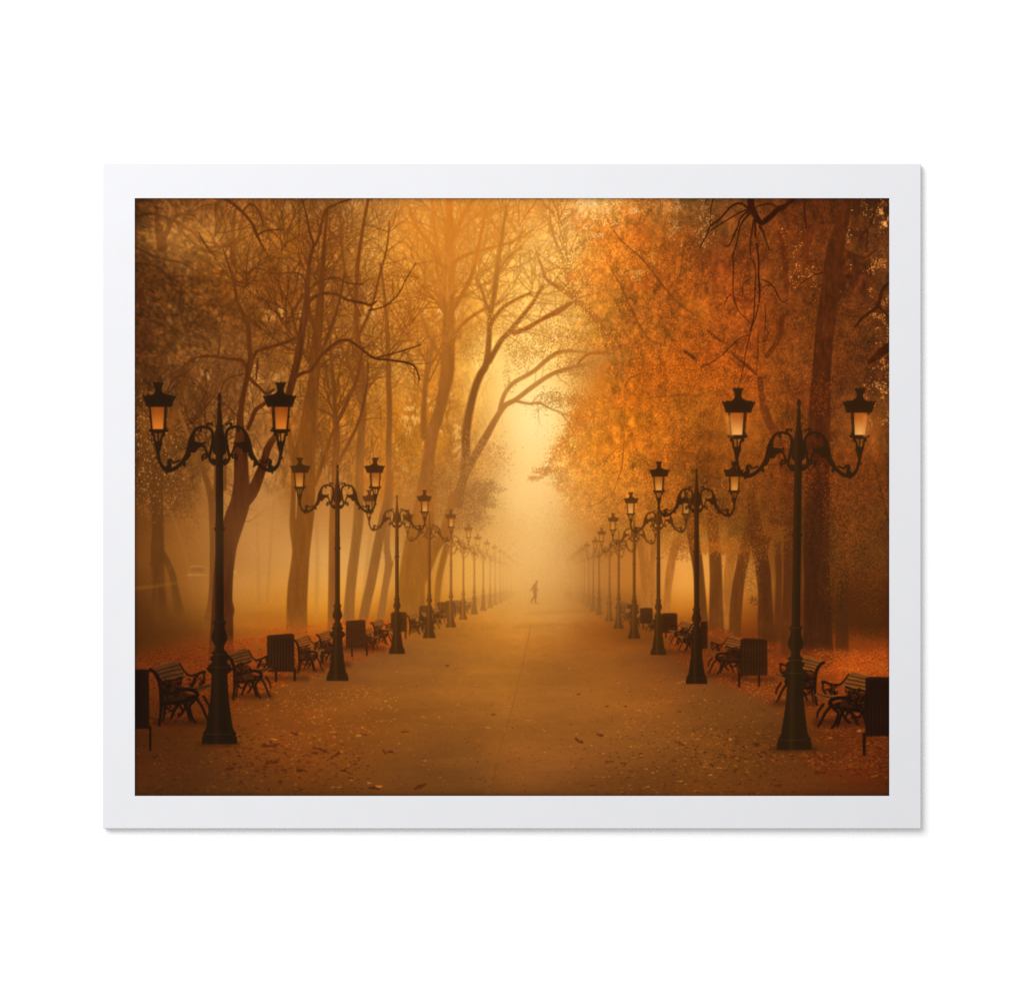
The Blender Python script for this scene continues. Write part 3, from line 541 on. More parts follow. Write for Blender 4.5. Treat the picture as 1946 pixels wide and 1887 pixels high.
tree('dark bough entering from the right edge', (58,28,9), [[(1690,658,8),(1676,668,8.5),(1662,680,6),(1650,690,3)],[(1690,536,2.6),(1675,552,2.8),(1668,580,3),(1652,594,2.6),(1634,608,2.4),(1624,622,2)],[(1668,582,2.6),(1680,594,2.2),(1690,606,2)],[(1690,1000,1),(1660,880,0.6)],[(1668,380,1.2),(1652,430,1.2),(1642,440,1),(1630,460,0.8)],[(1648,440,1),(1646,480,0.8)]], own=CAN_R, soft=0.7, sp=4, spL=26, depth=2)
# ivy and shrubs round the feet of the right trunks
clump(1640, 1120, 50, 60, 2600, (84,44,13), 0.5, (0.8, 2.2), pid=CAN_R); clump(1640, 1060, 50, 60, 1800, (124,62,16), 0.45, (0.7, 2.0), pid=CAN_R); clump(1595, 1090, 18, 40, 700, (132,70,16), 0.4)
clump(1550, 1170, 20, 40, 700, (56,30,10), 0.5); clump(1575, 1130, 14, 20, 300, (60,34,10), 0.5); clump(1650, 1190, 40, 24, 900, (72,37,11), 0.5, pid=CAN_R)
for (cx, cy, sx, sy, k, cc) in [(1650,960,40,70,1500,(128,62,16)),(1620,1010,30,50,800,(150,74,18)),(1660,1080,30,50,900,(122,60,16)),(1595,960,16,60,600,(134,66,17)),(1640,880,40,50,900,(120,58,16)),(1500,900,40,50,900,(128,64,16)),(1420,880,40,50,900,(142,72,16)),(1660,1160,36,40,900,(78,38,11))]:
    clump(cx, cy, sx, sy, k, cc, 0.5, (0.8, 2.2), pid=CAN_R)
clump(1430, 1100, 12, 30, 340, (126,74,24), 0.5); clump(1432, 1140, 10, 6, 120, (104,60,20), 0.6); clump(1425, 1080, 12, 20, 260, (190,124,48), 0.4)
clump(1470, 1030, 30, 20, 500, (150,80,16), 0.5); clump(1350, 1040, 30, 10, 320, (176,98,22), 0.6); clump(1295, 1055, 14, 6, 120, (156,92,30), 0.7); clump(1275, 1050, 10, 8, 90, (170,100,34), 0.6); clump(1380, 1046, 30, 6, 260, (178,98,24), 0.55)
# boughs drawn through the orange leaves
m = Mask()
for L in [[(1148,408,0.8),(1176,453,1.2),(1220,493,1.5),(1262,547,1.9),(1289,577,1.9),(1316,596,1.5)],[(1153,499,0.7),(1176,537,1.1),(1195,577,1.4),(1215,619,1.6),(1235,646,1.6),(1268,657,1.2)],
          [(1330,430,1.6),(1316,450,1.6),(1300,470,1.4),(1295,500,1.2),(1290,525,1.1),(1272,545,1)],[(1336,455,1.2),(1325,480,1.1),(1300,495,1)],[(1187,736,1),(1195,720,1.1),(1220,709,1.1),(1245,713,0.9)],[(1330,440,1.4),(1333,520,1),(1331,570,0.9)],
          [(1186,820,0.7),(1184,860,0.9),(1180,890,1),(1170,920,0.9),(1160,945,0.7)],[(1172,852,0.6),(1155,868,0.8),(1146,886,0.7)],[(1158,938,0.8),(1140,954,0.9),(1120,962,0.7)],[(1226,758,0.9),(1245,754,1),(1300,750,1),(1330,753,0.9)],[(1262,735,1),(1268,745,1.1)],[(1286,598,0.9),(1305,605,0.9),(1325,607,0.8)],[(1295,700,0.9),(1316,703,0.9),(1336,698,0.8)]]:
    m.line(L); sprout(m, L, 4, 12, 1, 0.5)
m.soften(0.7); ink(m, (118,62,18), 0.7)
x, y = scatter(dens * lowfade * np.clip(0.2 + nr, 0, 1) * np.clip((1560 - AX) / 160, 0.15, 1), 15000); n = len(x)
c = at(BASE, x, y) * rs.uniform(0.8, 1.28, (n, 1)) + F((10, 4, 0)) * rs.rand(n, 1)
dabs(x, y, rs.uniform(0.8, 2.2, n), rs.uniform(0.5, 1.2, n), rs.uniform(1.7, 2.9, n), np.clip(c, 0, 255), rs.uniform(0.15, 0.6, n), None)
# leaves hanging in front of the tops of the right-hand trunks
for (cx, cy, sx, sy, k, cc) in [(1320,985,26,36,700,(160,88,20)),(1355,1000,30,30,700,(176,96,22)),(1130,960,30,22,500,(206,124,36)),(1180,985,30,20,420,(190,110,32)),(1230,990,30,24,500,(176,100,28)),(1270,960,30,30,600,(184,100,22)),(1100,945,20,16,260,(212,134,46)),(1400,985,34,40,800,(126,68,16)),(1445,975,34,44,900,(112,62,15)),(1495,960,30,50,700,(110,56,14)),(1385,1040,40,12,420,(166,92,24)),(1440,1048,26,14,320,(140,78,22)),(1300,1040,22,14,240,(150,84,24)),(1345,1044,22,12,260,(178,98,24)),(1470,1010,30,26,500,(140,72,16)),(1530,1000,20,40,400,(92,44,12)),(1600,980,26,60,700,(132,66,16))]:
    clump(cx, cy, sx, sy, k, cc, 0.55, (0.8, 2.2), pid=CAN_R)
P = lambda *q: [(1330 + a * .1908, 377 + b * .1908, r * (1 - 0.4 * min(1, max(0, (b - 300) / 1300)))) for a, b, r in q]
tree('black hanging boughs at the upper right, nearest of all branches', (50,23,8), [
    P((500,-20,6),(505,60,6.5),(525,120,6.5),(560,190,5.5),(605,245,5),(660,215,5),(720,165,5),(780,105,5),(830,85,4.5),(880,50,3.2),(960,-10,2.4)),
    P((490,110,2.4),(440,70,2),(390,50,1.8),(330,70,1.7),(280,110,1.6),(230,170,1.5),(180,220,1.4),(100,280,1.3),(70,350,1.2),(30,430,1),(0,490,0.8)),
    P((480,110,1.5),(400,140,1.3),(330,180,1.2),(230,240,1),(110,320,0.8)), P((490,120,2),(430,165,1.7),(395,210,1.5),(370,290,1.3),(330,380,1.2),(285,475,1.1),(240,470,0.8)),
    P((490,150,2),(440,210,1.7),(400,270,1.5),(380,370,1.3),(350,490,1.2),(325,570,1.1),(330,700,1.1),(325,900,1),(335,990,1),(380,1120,0.9),(450,1190,0.8),(510,1260,0.7)),
    P((545,170,2.2),(548,280,2),(550,385,1.8)), P((560,455,1.7),(575,540,1.7),(582,660,1.8),(580,780,1.9),(592,900,1.8),(585,1040,1.6)), P((580,1060,1.4),(555,1170,1.3),(520,1260,1.2),(490,1380,1.1),(455,1520,1),(430,1680,1),(390,1850,0.9),(370,1990,0.8)),
    P((530,220,1.6),(518,320,1.5),(500,420,1.4),(500,560,1)), P((490,600,0.9),(530,630,1),(550,720,1),(548,860,1.1),(540,1000,1.1),(535,1150,1.2),(500,1320,1)),
    P((590,280,2),(630,350,1.6),(655,430,1.3),(690,515,1)), P((620,810,1.1),(700,850,1.3),(750,920,1.3),(780,990,1.2),(820,1030,1.1),(870,1010,1)), P((700,870,1),(660,870,0.9),(615,890,0.8)),
    P((490,1360,1),(400,1390,1),(340,1440,1),(280,1500,1),(190,1580,0.9),(100,1640,0.9),(0,1680,0.8)), 
    P((1030,40,1),(1040,150,1.4),(1055,300,1.2)), P((790,100,1),(700,60,1.3),(600,70,1.2),(560,90,1.2)), P((570,1350,0.8),(575,1500,0.8),(565,1650,0.8),(560,1750,0.7)), P((640,1060,0.8),(650,1180,0.9),(640,1330,0.8)), P((420,950,0.8),(430,850,0.8),(520,790,0.7)),
    P((1210,740,1.1),(1130,770,1.1),(1060,810,1),(1000,850,0.8)), P((240,1060,0.8),(270,990,0.9),(310,955,0.9)), P((130,0,0.8),(105,120,0.8),(98,270,0.8))],
    soft=0.6, sp=3, spL=22, depth=2, bark=0.08, twig_r=0.5)
# ------------------------------------------------ firmer contrast of twigs and leaves; leaf clusters of the right crowns
cluster = noise(9, 14, 2) + 0.6 * noise(22, 26, 2)
img[...] *= (1 + 0.11 * A_R * cluster * np.clip((1040 - AY) / 80, 0, 1))[..., None]
wr = np.clip((AX - 1330) / 90, 0, 1) * np.clip((1010 - AY) / 120, 0, 1) * A_R
img[...] *= 1 + wr[..., None] * F((0.13, 0.02, -0.12))
mid = np.exp(-((AX - 1275) / 80) ** 2 - ((AY - 640) / 90) ** 2)[..., None]
img[...] *= 1 + mid * F((-0.08, 0.02, 0.10))
mid = np.exp(-((AX - 1270) / 90) ** 2 - ((AY - 450) / 80) ** 2)[..., None]; img[...] *= 1 - 0.12 * mid
k = np.clip(A_L * 0.8 + A_C * 0.8 + A_R * 0.4, 0, 1) * np.clip((1000 - AY) / 120, 0, 1)
img[...] += 0.68 * (img - blur(img, 9)) * k[..., None]
np.clip(img, 0, 255, out=img)
# ------------------------------------------------ the ground
gpath = blur(Mask().poly(path_pts, 1).m, 5, 3)
near = np.clip((AY - 1140) / 300, 0, 1)
g1 = noise(140, 22, 4); g2 = noise(12, 4, 2); g3 = noise(2.2, 1.4, 1)
gm = np.clip((AY - 1150) / 40, 0, 1)
img *= (1 + gm * (0.085 * g1 + 0.09 * noise(300, 70, 2) + 0.025 * g2 + 0.012 * g3))[..., None]
# wheel-worn seam running up the path
m = Mask().line([(1012,1168,0.5),(1003,1215,0.6),(993,1260,0.8),(985,1292,0.9),(975,1335,1),(961,1385,1.2),(946,1440,1.6),(933,1500,1.8)]); m.soften(0.8)
ink(m, (92,50,14), 0.42 * np.clip(0.6 + noise(20, 40, 2), 0.1, 1))
m = Mask().line([(948,1395,3),(935,1450,4),(926,1512,4)]); m.soften(2.5); ink(m, (150,88,28), 0.22)
for L in [[(1090,1235,1),(1140,1233,1.6),(1170,1234,1)],[(1000,1166,1),(1060,1162,1.5),(1130,1160,1)],[(976,1190,1),(1040,1186,1.6),(1100,1186,1)]]:
    m = Mask().line(L); m.soften(2); ink(m, (110,62,18), 0.3)

def leaves(dens, n, size, cols, a, flat=0.45, pid=None):
    x, y = scatter(dens, n)
    s = 1.28 * size * (0.35 + 0.9 * np.clip((y - 1150) / 330, 0, 1.1)) * rs.uniform(0.45, 1.25, n)
    k = rs.randint(0, len(cols), n)
    lum = at(BASE, x, y).sum(1) / 230.0
    c = F(cols)[k] * rs.uniform(0.75, 1.15, (n, 1)) * np.clip(lum, 0.55, 1.5)[:, None]
    dabs(x, y, s, s * flat * rs.uniform(0.6, 1.2, n), rs.uniform(-0.5, 0.5, n), np.clip(c, 0, 255), rs.uniform(a * 0.35, a, n), pid)

carpet_l = area([(256,1245),(330,1225),(450,1215),(640,1180),(780,1175),(760,1225),(640,1262),(560,1290),(500,1312),(430,1340),(330,1375),(256,1395)], 7)
carpet_r = area([(1690,1235),(1600,1232),(1500,1225),(1400,1205),(1290,1180),(1250,1200),(1300,1262),(1390,1300),(1470,1335),(1500,1370),(1560,1410),(1690,1470)], 7)
clus = np.clip(noise(40, 12, 3) * 1.5 + 0.45, 0, 1)
REDS = [(178,70,16),(150,52,12),(196,92,22),(120,42,10),(160,76,20),(206,112,34)]
GOLD = [(196,112,28),(212,132,40),(182,92,20),(206,120,50),(170,84,22)]
DARK = [(70,30,8),(84,38,10),(58,26,8),(92,36,12)]
for A_, cc in ((carpet_l, (150,62,14)), (carpet_r, (140,58,14))):
    k = (A_ * np.clip(0.5 + clus, 0, 1) * 0.5)[..., None]; img[...] = img * (1 - k) + F(cc) * k * np.clip(BASE.sum(2, keepdims=True) / 200, 0.5, 1.3)
leaves(carpet_l * clus, 9000, 2.1, REDS[:4] + REDS[:2] + DARK[:2], 0.66)
leaves(carpet_r * clus, 11000, 2.1, REDS, 0.66)
leaves(area([(1540,1238),(1690,1236),(1690,1300),(1570,1275)], 6), 3200, 2.0, [(222,98,20),(190,76,14),(222,116,30),(168,66,14)], 0.6)
leaves(area([(1500,1430),(1690,1440),(1690,1476),(1560,1462)], 6), 700, 2.6, REDS, 0.75)
leaves(area([(1580,1380),(1690,1390),(1690,1470),(1600,1450)], 8), 800, 2.4, REDS, 0.65)
leaves(area([(1395,1280),(1470,1290),(1480,1335),(1410,1310)], 5), 520, 2.1, REDS + GOLD, 0.6)
leaves(area([(440,1290),(620,1290),(760,1345),(700,1400),(560,1400),(440,1370)], 20) * clus, 900, 2.2, GOLD + REDS[:1], 0.62, pid=None)
leaves(area([(256,1400),(620,1385),(720,1440),(620,1512),(256,1512)], 20), 650, 2.3, GOLD + DARK + REDS, 0.5)
leaves(area([(1250,1290),(1450,1310),(1500,1400),(1560,1512),(1150,1512),(1160,1340)], 30), 1100, 2.1, GOLD + DARK, 0.5)
leaves(gpath * np.clip((AY - 1180) / 200, 0, 1), 1500, 1.7, GOLD + DARK + DARK, 0.42)
leaves(area([(1320,1390),(1480,1390),(1500,1470),(1300,1460)], 14), 420, 2.5, GOLD + REDS + DARK, 0.65)
leaves(area([(430,1390),(640,1395),(700,1470),(430,1480)], 14), 260, 2.8, DARK + REDS[1:2], 0.6)
# the bigger dry leaves one by one, curled and dark
def dry_leaf(x, y, L, hgt, ang, col=(62,26,8), a=0.9):
    ca, sa = math.cos(ang), math.sin(ang); m = Mask()
    L *= 1.2; hgt *= 1.35
    for t in range(8):                                    # lobes of one crumpled leaf
        u = rnd.uniform(-0.75, 0.75) * L; v = rnd.uniform(-0.35, 0.35) * hgt
        w = L * rnd.uniform(0.2, 0.45); r = hgt * rnd.uniform(0.22, 0.42); e = rnd.uniform(-0.5, 0.5)
        p = [(-w, -e * w * 0.4, r * 0.3), (0, 0, r), (w, e * w * 0.4, r * 0.25)]
        m.line([(x + (u + q[0]) * ca - (v + q[1]) * sa, y + (u + q[0]) * sa + (v + q[1]) * ca, q[2]) for q in p])
    m.soften(0.6); ink(m, col, a)
for (x, y, L, h, an) in [(799,1493,14,4,-0.35),(1138,1396,7,3,0.15),(1100,1407,8,3,0.5),(1158,1446,7,2,0),(1184,1449,7,2,0.1),(1216,1431,5,2,-0.1),(1294,1414,5,2.4,0.2),(1287,1409,5,1.6,0.1),(1280,1445,4,2,0.1),
        (512,1416,13,4,-0.1),(607,1428,12,4,-0.1),(603,1421,7,3,0.2),(437,1459,8,4,-0.3),(515,1447,12,4,-0.05),(571,1462,9,3,0.05),(533,1486,4,4,-0.8),(324,1461,9,4,-0.2),(560,1393,7,3,0.5),(637,1434,10,4,-0.6),(730,1427,4,3,0.9),(742,1427,6,2.4,0.1),(770,1389,8,2,0),(690,1395,6,2,0.1),(711,1496,9,3,0.1),(652,1462,5,3,0),
        (1440,1414,9,4,0.1),(1450,1428,5,3,0.1),(1416,1440,4,2,0),(1478,1492,6,3,0),(1557,1466,10,4,0),(1126,1492,6,1.8,0.05),(296,1436,8,4,-0.2),(1188,1341,3,1.6,0),(1153,1341,4,1.6,0),(1099,1318,3,1.6,0),(1290,1351,3,1.8,0),(849,1264,3,1.6,0),(938,1357,4,2,0),(1363,1398,4,2,0),(1390,1425,6,2,0)]:
    dry_leaf(x, y, L, h * 1.15, an, (78,32,10) if rnd.random() < 0.6 else (60,27,9), 0.85)
for (x, y, L, h) in [(870,1338,3,1.4),(927,1381,4,2),(968,1341,3,1.5),(805,1361,4,1.6),(807,1444,3,2),(1006,1368,6,1.2),(1213,1349,4,1.6),(1176,1297,3,1.2),(1289,1297,4,1.2),(1298,1294,4,1.2),(1315,1395,3,1.4),(1219,1387,3,1.3),(679,1396,7,3),(702,1486,3,2.4),(668,1481,3,1.8),(720,1493,5,3),(640,1495,10,1.5),(1578,1401,4,2),(1632,1388,4,3),(1350,1384,2,2),(1388,1404,2.5,3),(1340,1456,5,2),(1350,1471,6,2),(1367,1458,5,2),(1290,1483,6,2),(1240,1467,3,2),(520,1404,7,2)]:
    dry_leaf(x, y, L, h, 0, (206,124,42), 0.7)
# shade under the benches and bins
for (x, y, a, b) in [(345,1372,50,6),(475,1322,40,5),(540,1288,44,4),(585,1272,30,4),(640,1262,24,4),(690,1232,40,4),(1600,1372,50,7),(1510,1335,40,5),(1430,1290,40,4),(1380,1282,36,4),(417,1413,40,4),(1508,1423,42,4),(1290,1238,30,3)]:
    m = Mask(); m.seg(x - a, y, b, x + a, y, b); m.soften(3.5); ink(m, (46,21,6), 0.6)

# ------------------------------------------------ a car and a pale kerb in the far left fog
carid = part('parked_car', 'pale car barely visible in the fog')
m = Mask().poly([(355,1095),(358,1084),(362,1076),(383,1074),(388,1077),(392,1086),(394,1095)]); m.soften(1.2); ink(m, (152,98,42), 0.6, carid)
m = Mask().poly([(361,1086),(365,1078),(384,1077),(388,1086)]); m.soften(1.0); ink(m, (132,82,32), 0.7)
m = Mask().line([(362,1076,1.2),(372,1075,1.3),(385,1076,1.1)]); m.soften(0.8); ink(m, (178,122,58), 0.5, carid)
m = Mask().line([(357,1092,1.8),(375,1092,1.9),(392,1092,1.6)], False); m.soften(0.8); ink(m, (180,124,58), 0.55, carid)
m = Mask().line([(258,1117,3.6),(290,1114,3.2),(330,1108,2.4),(360,1103,1.6)], False); m.soften(1.6); ink(m, (146,90,35), 0.35)
m = Mask().disc(447,1086,2.6); m.soften(1.2); ink(m, (206,150,84), 0.6)

# ------------------------------------------------ the walking person
pp = part('person', 'lone walker in mid-stride, stooped, seen from the side in fog')
m = Mask()
m.disc(1019.6, 1104.6, 2.7); m.line([(1018.5,1108,2.2),(1016.5,1113,3.6),(1015.6,1119,3.6),(1016.2,1125,3.4)])
m.line([(1014.5,1111,1.6),(1011,1116,1.3),(1008.4,1122,1.0)]); m.line([(1018,1112,1.6),(1019.6,1118,1.3),(1021.6,1122,1.0)])
m.line([(1016.6,1124,2.9),(1017.6,1131,2.2),(1017,1138,1.6),(1017,1144.5,1.1),(1019.6,1145.4,0.9)]); m.line([(1015.4,1124,2.8),(1016,1131,2.1),(1012.6,1136.6,1.5),(1009.4,1141.5,1.1),(1010,1144,0.9)])
m.soften(0.6); ink(m, (138,78,26), 0.88, pp)
m = Mask(); m.seg(1008, 1146, 1, 1024, 1146, 1); m.soften(1.5); ink(m, (160,104,44), 0.4)

# ------------------------------------------------ low dark row of far benches and bins melting into fog
def smudge(pts, col, a, pid=None, q=1.6):
    m = Mask().line(pts); m.soften(q); ink(m, col, a, pid)
smudge([(975,1128,3),(950,1131,6),(925,1138,9),(900,1145,10),(880,1150,9)], (172,114,50), 0.5, None, 3)
smudge([(1075,1128,3),(1100,1133,6),(1130,1142,9),(1160,1150,10)], (150,96,40), 0.5, None, 3)

# ------------------------------------------------ litter bins: slatted box on two legs
def bin_(x0, y0, x1, y1, leg, col, label, legs=(0.28, 0.92), tilt=0, q=0.6):
    pid = part('litter_bin', label)
    w = x1 - x0; c = F(col); rl = max(0.9, w * 0.045)
    lg = Mask()
    for t in legs: lg.line([(x0 + w * t, y1 - 4, rl), (x0 + w * t, leg + (2 if t < 0.5 else 0), rl)], False)
    lg.soften(q); ink(lg, c * 0.85, 0.95, pid if w < 35 else part('leg', None, pid))
    b = Mask().poly([(x0 + w * 0.02, y0 + 3), (x0 + w * 0.14, y0 + 0.5 + tilt * 0.3), (x1 - w * 0.14, y0 - tilt), (x1 - w * 0.02, y0 + 2 - tilt), (x1, y1 - 3), (x1 - w * 0.03, y1), (x0 + w * 0.05, y1), (x0 + w * 0.02, y1 - 3)])
    b.soften(q)
    t = (0.5 + 0.5 * np.sin((AX - x0) / w * 2 * math.pi * 9.5 + 0.6 * g1)) ** 3 * 0.42 * np.clip(0.7 + g1, 0.2, 1.2) + 0.06 * g2
    ink(b, c, 0.97, pid, tex=t * 0.9)
    if w > 35:
        r = Mask().line([(x0 + w * 0.05, y0 + 2.5, 1.1), (x0 + w * .5, y0 + 0.8, 1.1), (x1 - w * 0.05, y0 + 1.5 - tilt, 1.1)]); r.soften(0.6); ink(r, c * 1.25, 0.5)
    return pid

# ------------------------------------------------ benches: cast iron ends, wooden slats
def bench(x0, y0, x1, y1, iron, wood, label, mirror=False, detail=True, q=0.5):
    """drawn in a 600 x 640 frame (back at the left) and fitted to the print"""
    pid = part('bench', label)
    sx = (x1 - x0) / 600.0; sy = (y1 - y0) / 640.0; s = (abs(sx) + sy) / 2
    def T(u, v): return ((x1 - u * sx) if mirror else (x0 + u * sx), y0 + v * sy)
    def L(m, pts, sm=True):
        m.line([T(a, b) + (max(0.35, r * s),) for a, b, r in pts], sm); return m
    def PO(pts): return Mask().poly([T(a, b) for a, b in pts])
    iron = F(iron); wood = F(wood) * F((0.92, 0.88, 0.86))
    sub = (lambda nm: part(nm, None, pid)) if detail else (lambda nm: pid)
    # far end frame, then slats, then near end frame
    fe = Mask()
    L(fe, [(300,30,9),(350,110,10),(400,150,11),(470,140,12),(530,115,14)]); L(fe, [(545,118,20),(546,119,20)])
    L(fe, [(540,130,10),(548,190,10),(520,240,12)]); L(fe, [(470,150,12),(450,200,16),(430,240,18)])
    L(fe, [(470,380,16),(520,450,15),(560,540,14),(590,600,12)]); L(fe, [(540,360,14),(590,440,12),(600,500,10)]); L(fe, [(380,420,14),(330,520,13),(290,560,12)])
    fe.soften(q)
    fr = sub('iron_frame'); ink(fe, iron * 1.1, 0.92, fr)
    seat = PO([(300,262),(470,262),(610,235),(625,262),(480,320),(340,300)]); seat.soften(q); st = sub('seat'); ink(seat, wood * 0.9, 1, st, tex=0.12 * g2)
    back = PO([(30,78),(262,2),(290,30),(368,170),(330,178),(205,222),(150,200),(60,110)]); back.soften(q); bk = sub('backrest'); ink(back, wood, 1, bk, tex=0.14 * g2)
    gp = Mask()
    for a, b, c2, d in [(52,112,290,48),(82,142,312,86),(118,176,336,128)]: L(gp, [(a, b, 5), ((a + c2) / 2, (b + d) / 2 - 3, 5), (c2, d, 5)])
    L(gp, [(330,282,4),(470,285,4),(600,246,4)]); gp.soften(q * 0.8); ink(gp, iron, 0.85)
    ne = Mask()
    L(ne, [(14,98,19),(40,110,17),(78,160,20),(108,240,22),(120,360,22),(116,500,17),(98,640,14)]); L(ne, [(12,96,22),(13,97,22)])
    rr = random.Random(int(x0 * 7 + y0))
    web = PO([(112,240), (150,232), (200,225), (262,205), (300,200), (318,260), (372,330), (450,345), (440,385), (380,398), (300,410), (210,412), (135,396)])
    for _ in range(7):
        u, v = rr.uniform(380, 460), rr.uniform(345, 400); r0 = rr.uniform(8, 16); a0 = rr.uniform(0, 6.28)
        L(ne, [(u + r0 * math.cos(a0 + t), v + r0 * math.sin(a0 + t), 7) for t in (0, 1.2, 2.4, 3.6)])
    web.soften(1.2); ink(web, iron * 1.15, 0.72, fr)
    L(ne, [(120,232,9),(180,205,10),(250,196,9),(300,180,11),(325,170,12)]); L(ne, [(118,400,11),(220,415,11),(330,405,12),(420,400,12)]); L(ne, [(130,300,9),(210,330,9),(290,310,10),(330,300,10)])
    for _ in range(26):                                   # scrolls of the casting
        u, v = rr.uniform(105, 330), rr.uniform(195, 430); r0 = rr.uniform(12, 26); a0 = rr.uniform(0, 6.28)
        L(ne, [(u + r0 * math.cos(a0 + t), v + r0 * math.sin(a0 + t), 7) for t in (0, 1.2, 2.4, 3.6)])
    for _ in range(9):
        u, v = rr.uniform(120, 330), rr.uniform(430, 540); r0 = rr.uniform(10, 22); a0 = rr.uniform(0, 6.28)
        L(ne, [(u + r0 * math.cos(a0 + t), v + r0 * math.sin(a0 + t), 6) for t in (0, 1.2, 2.4)])
    for _ in range(10):
        u, v = rr.uniform(400, 540), rr.uniform(145, 250); r0 = rr.uniform(10, 20); a0 = rr.uniform(0, 6.28)
        L(ne, [(u + r0 * math.cos(a0 + t), v + r0 * math.sin(a0 + t), 6) for t in (0, 1.2, 2.4, 3.6)])
    L(ne, [(290,290,14),(360,288,17),(430,296,19),(468,318,20),(480,352,17),(462,382,12)]); L(ne, [(462,360,15),(440,410,14),(400,450,15),(410,520,15),(435,585,13),(460,618,13)]); L(ne, [(340,415,15),(372,480,14),(392,550,12),(410,600,11)]); L(ne, [(130,420,16),(190,432,14),(280,425,14),(350,420,14)]); L(ne, [(160,430,18),(150,520,12),(135,600,10)])
    L(ne, [(280,440,18),(240,520,14),(215,580,12)]); L(ne, [(150,440,12),(210,500,10),(250,480,10)]); L(ne, [(300,440,12),(330,500,10),(310,540,9)])
    ne.soften(q)
    ink(ne, iron, 0.97, fr)
    if detail:                                             # daylight through the scrollwork
        k = 46
        u = rs.uniform(110, 320, k); v = rs.uniform(205, 420, k); u = np.r_[u, rs.uniform(130, 330, 34), rs.uniform(395, 540, 26)]; v = np.r_[v, rs.uniform(420, 580, 34), rs.uniform(150, 255, 26)]; k = len(u)
        xy = np.array([T(a, b) for a, b in zip(u, v)])
        g_ = at(BASE, xy[:, 0], xy[:, 1]) * rs.uniform(0.5, 0.95, (k, 1))
        dabs(xy[:, 0], xy[:, 1], rs.uniform(4, 11, k) * s, rs.uniform(3, 8, k) * s, rs.uniform(0, 3, k), g_, rs.uniform(0.1, 0.7, k))
        h = Mask(); L(h, [(35,74,4),(150,34,5),(262,0,4)]); h.soften(0.5); ink(h, np.clip(wood * 1.3, 0, 255), 0.7)
    return pid

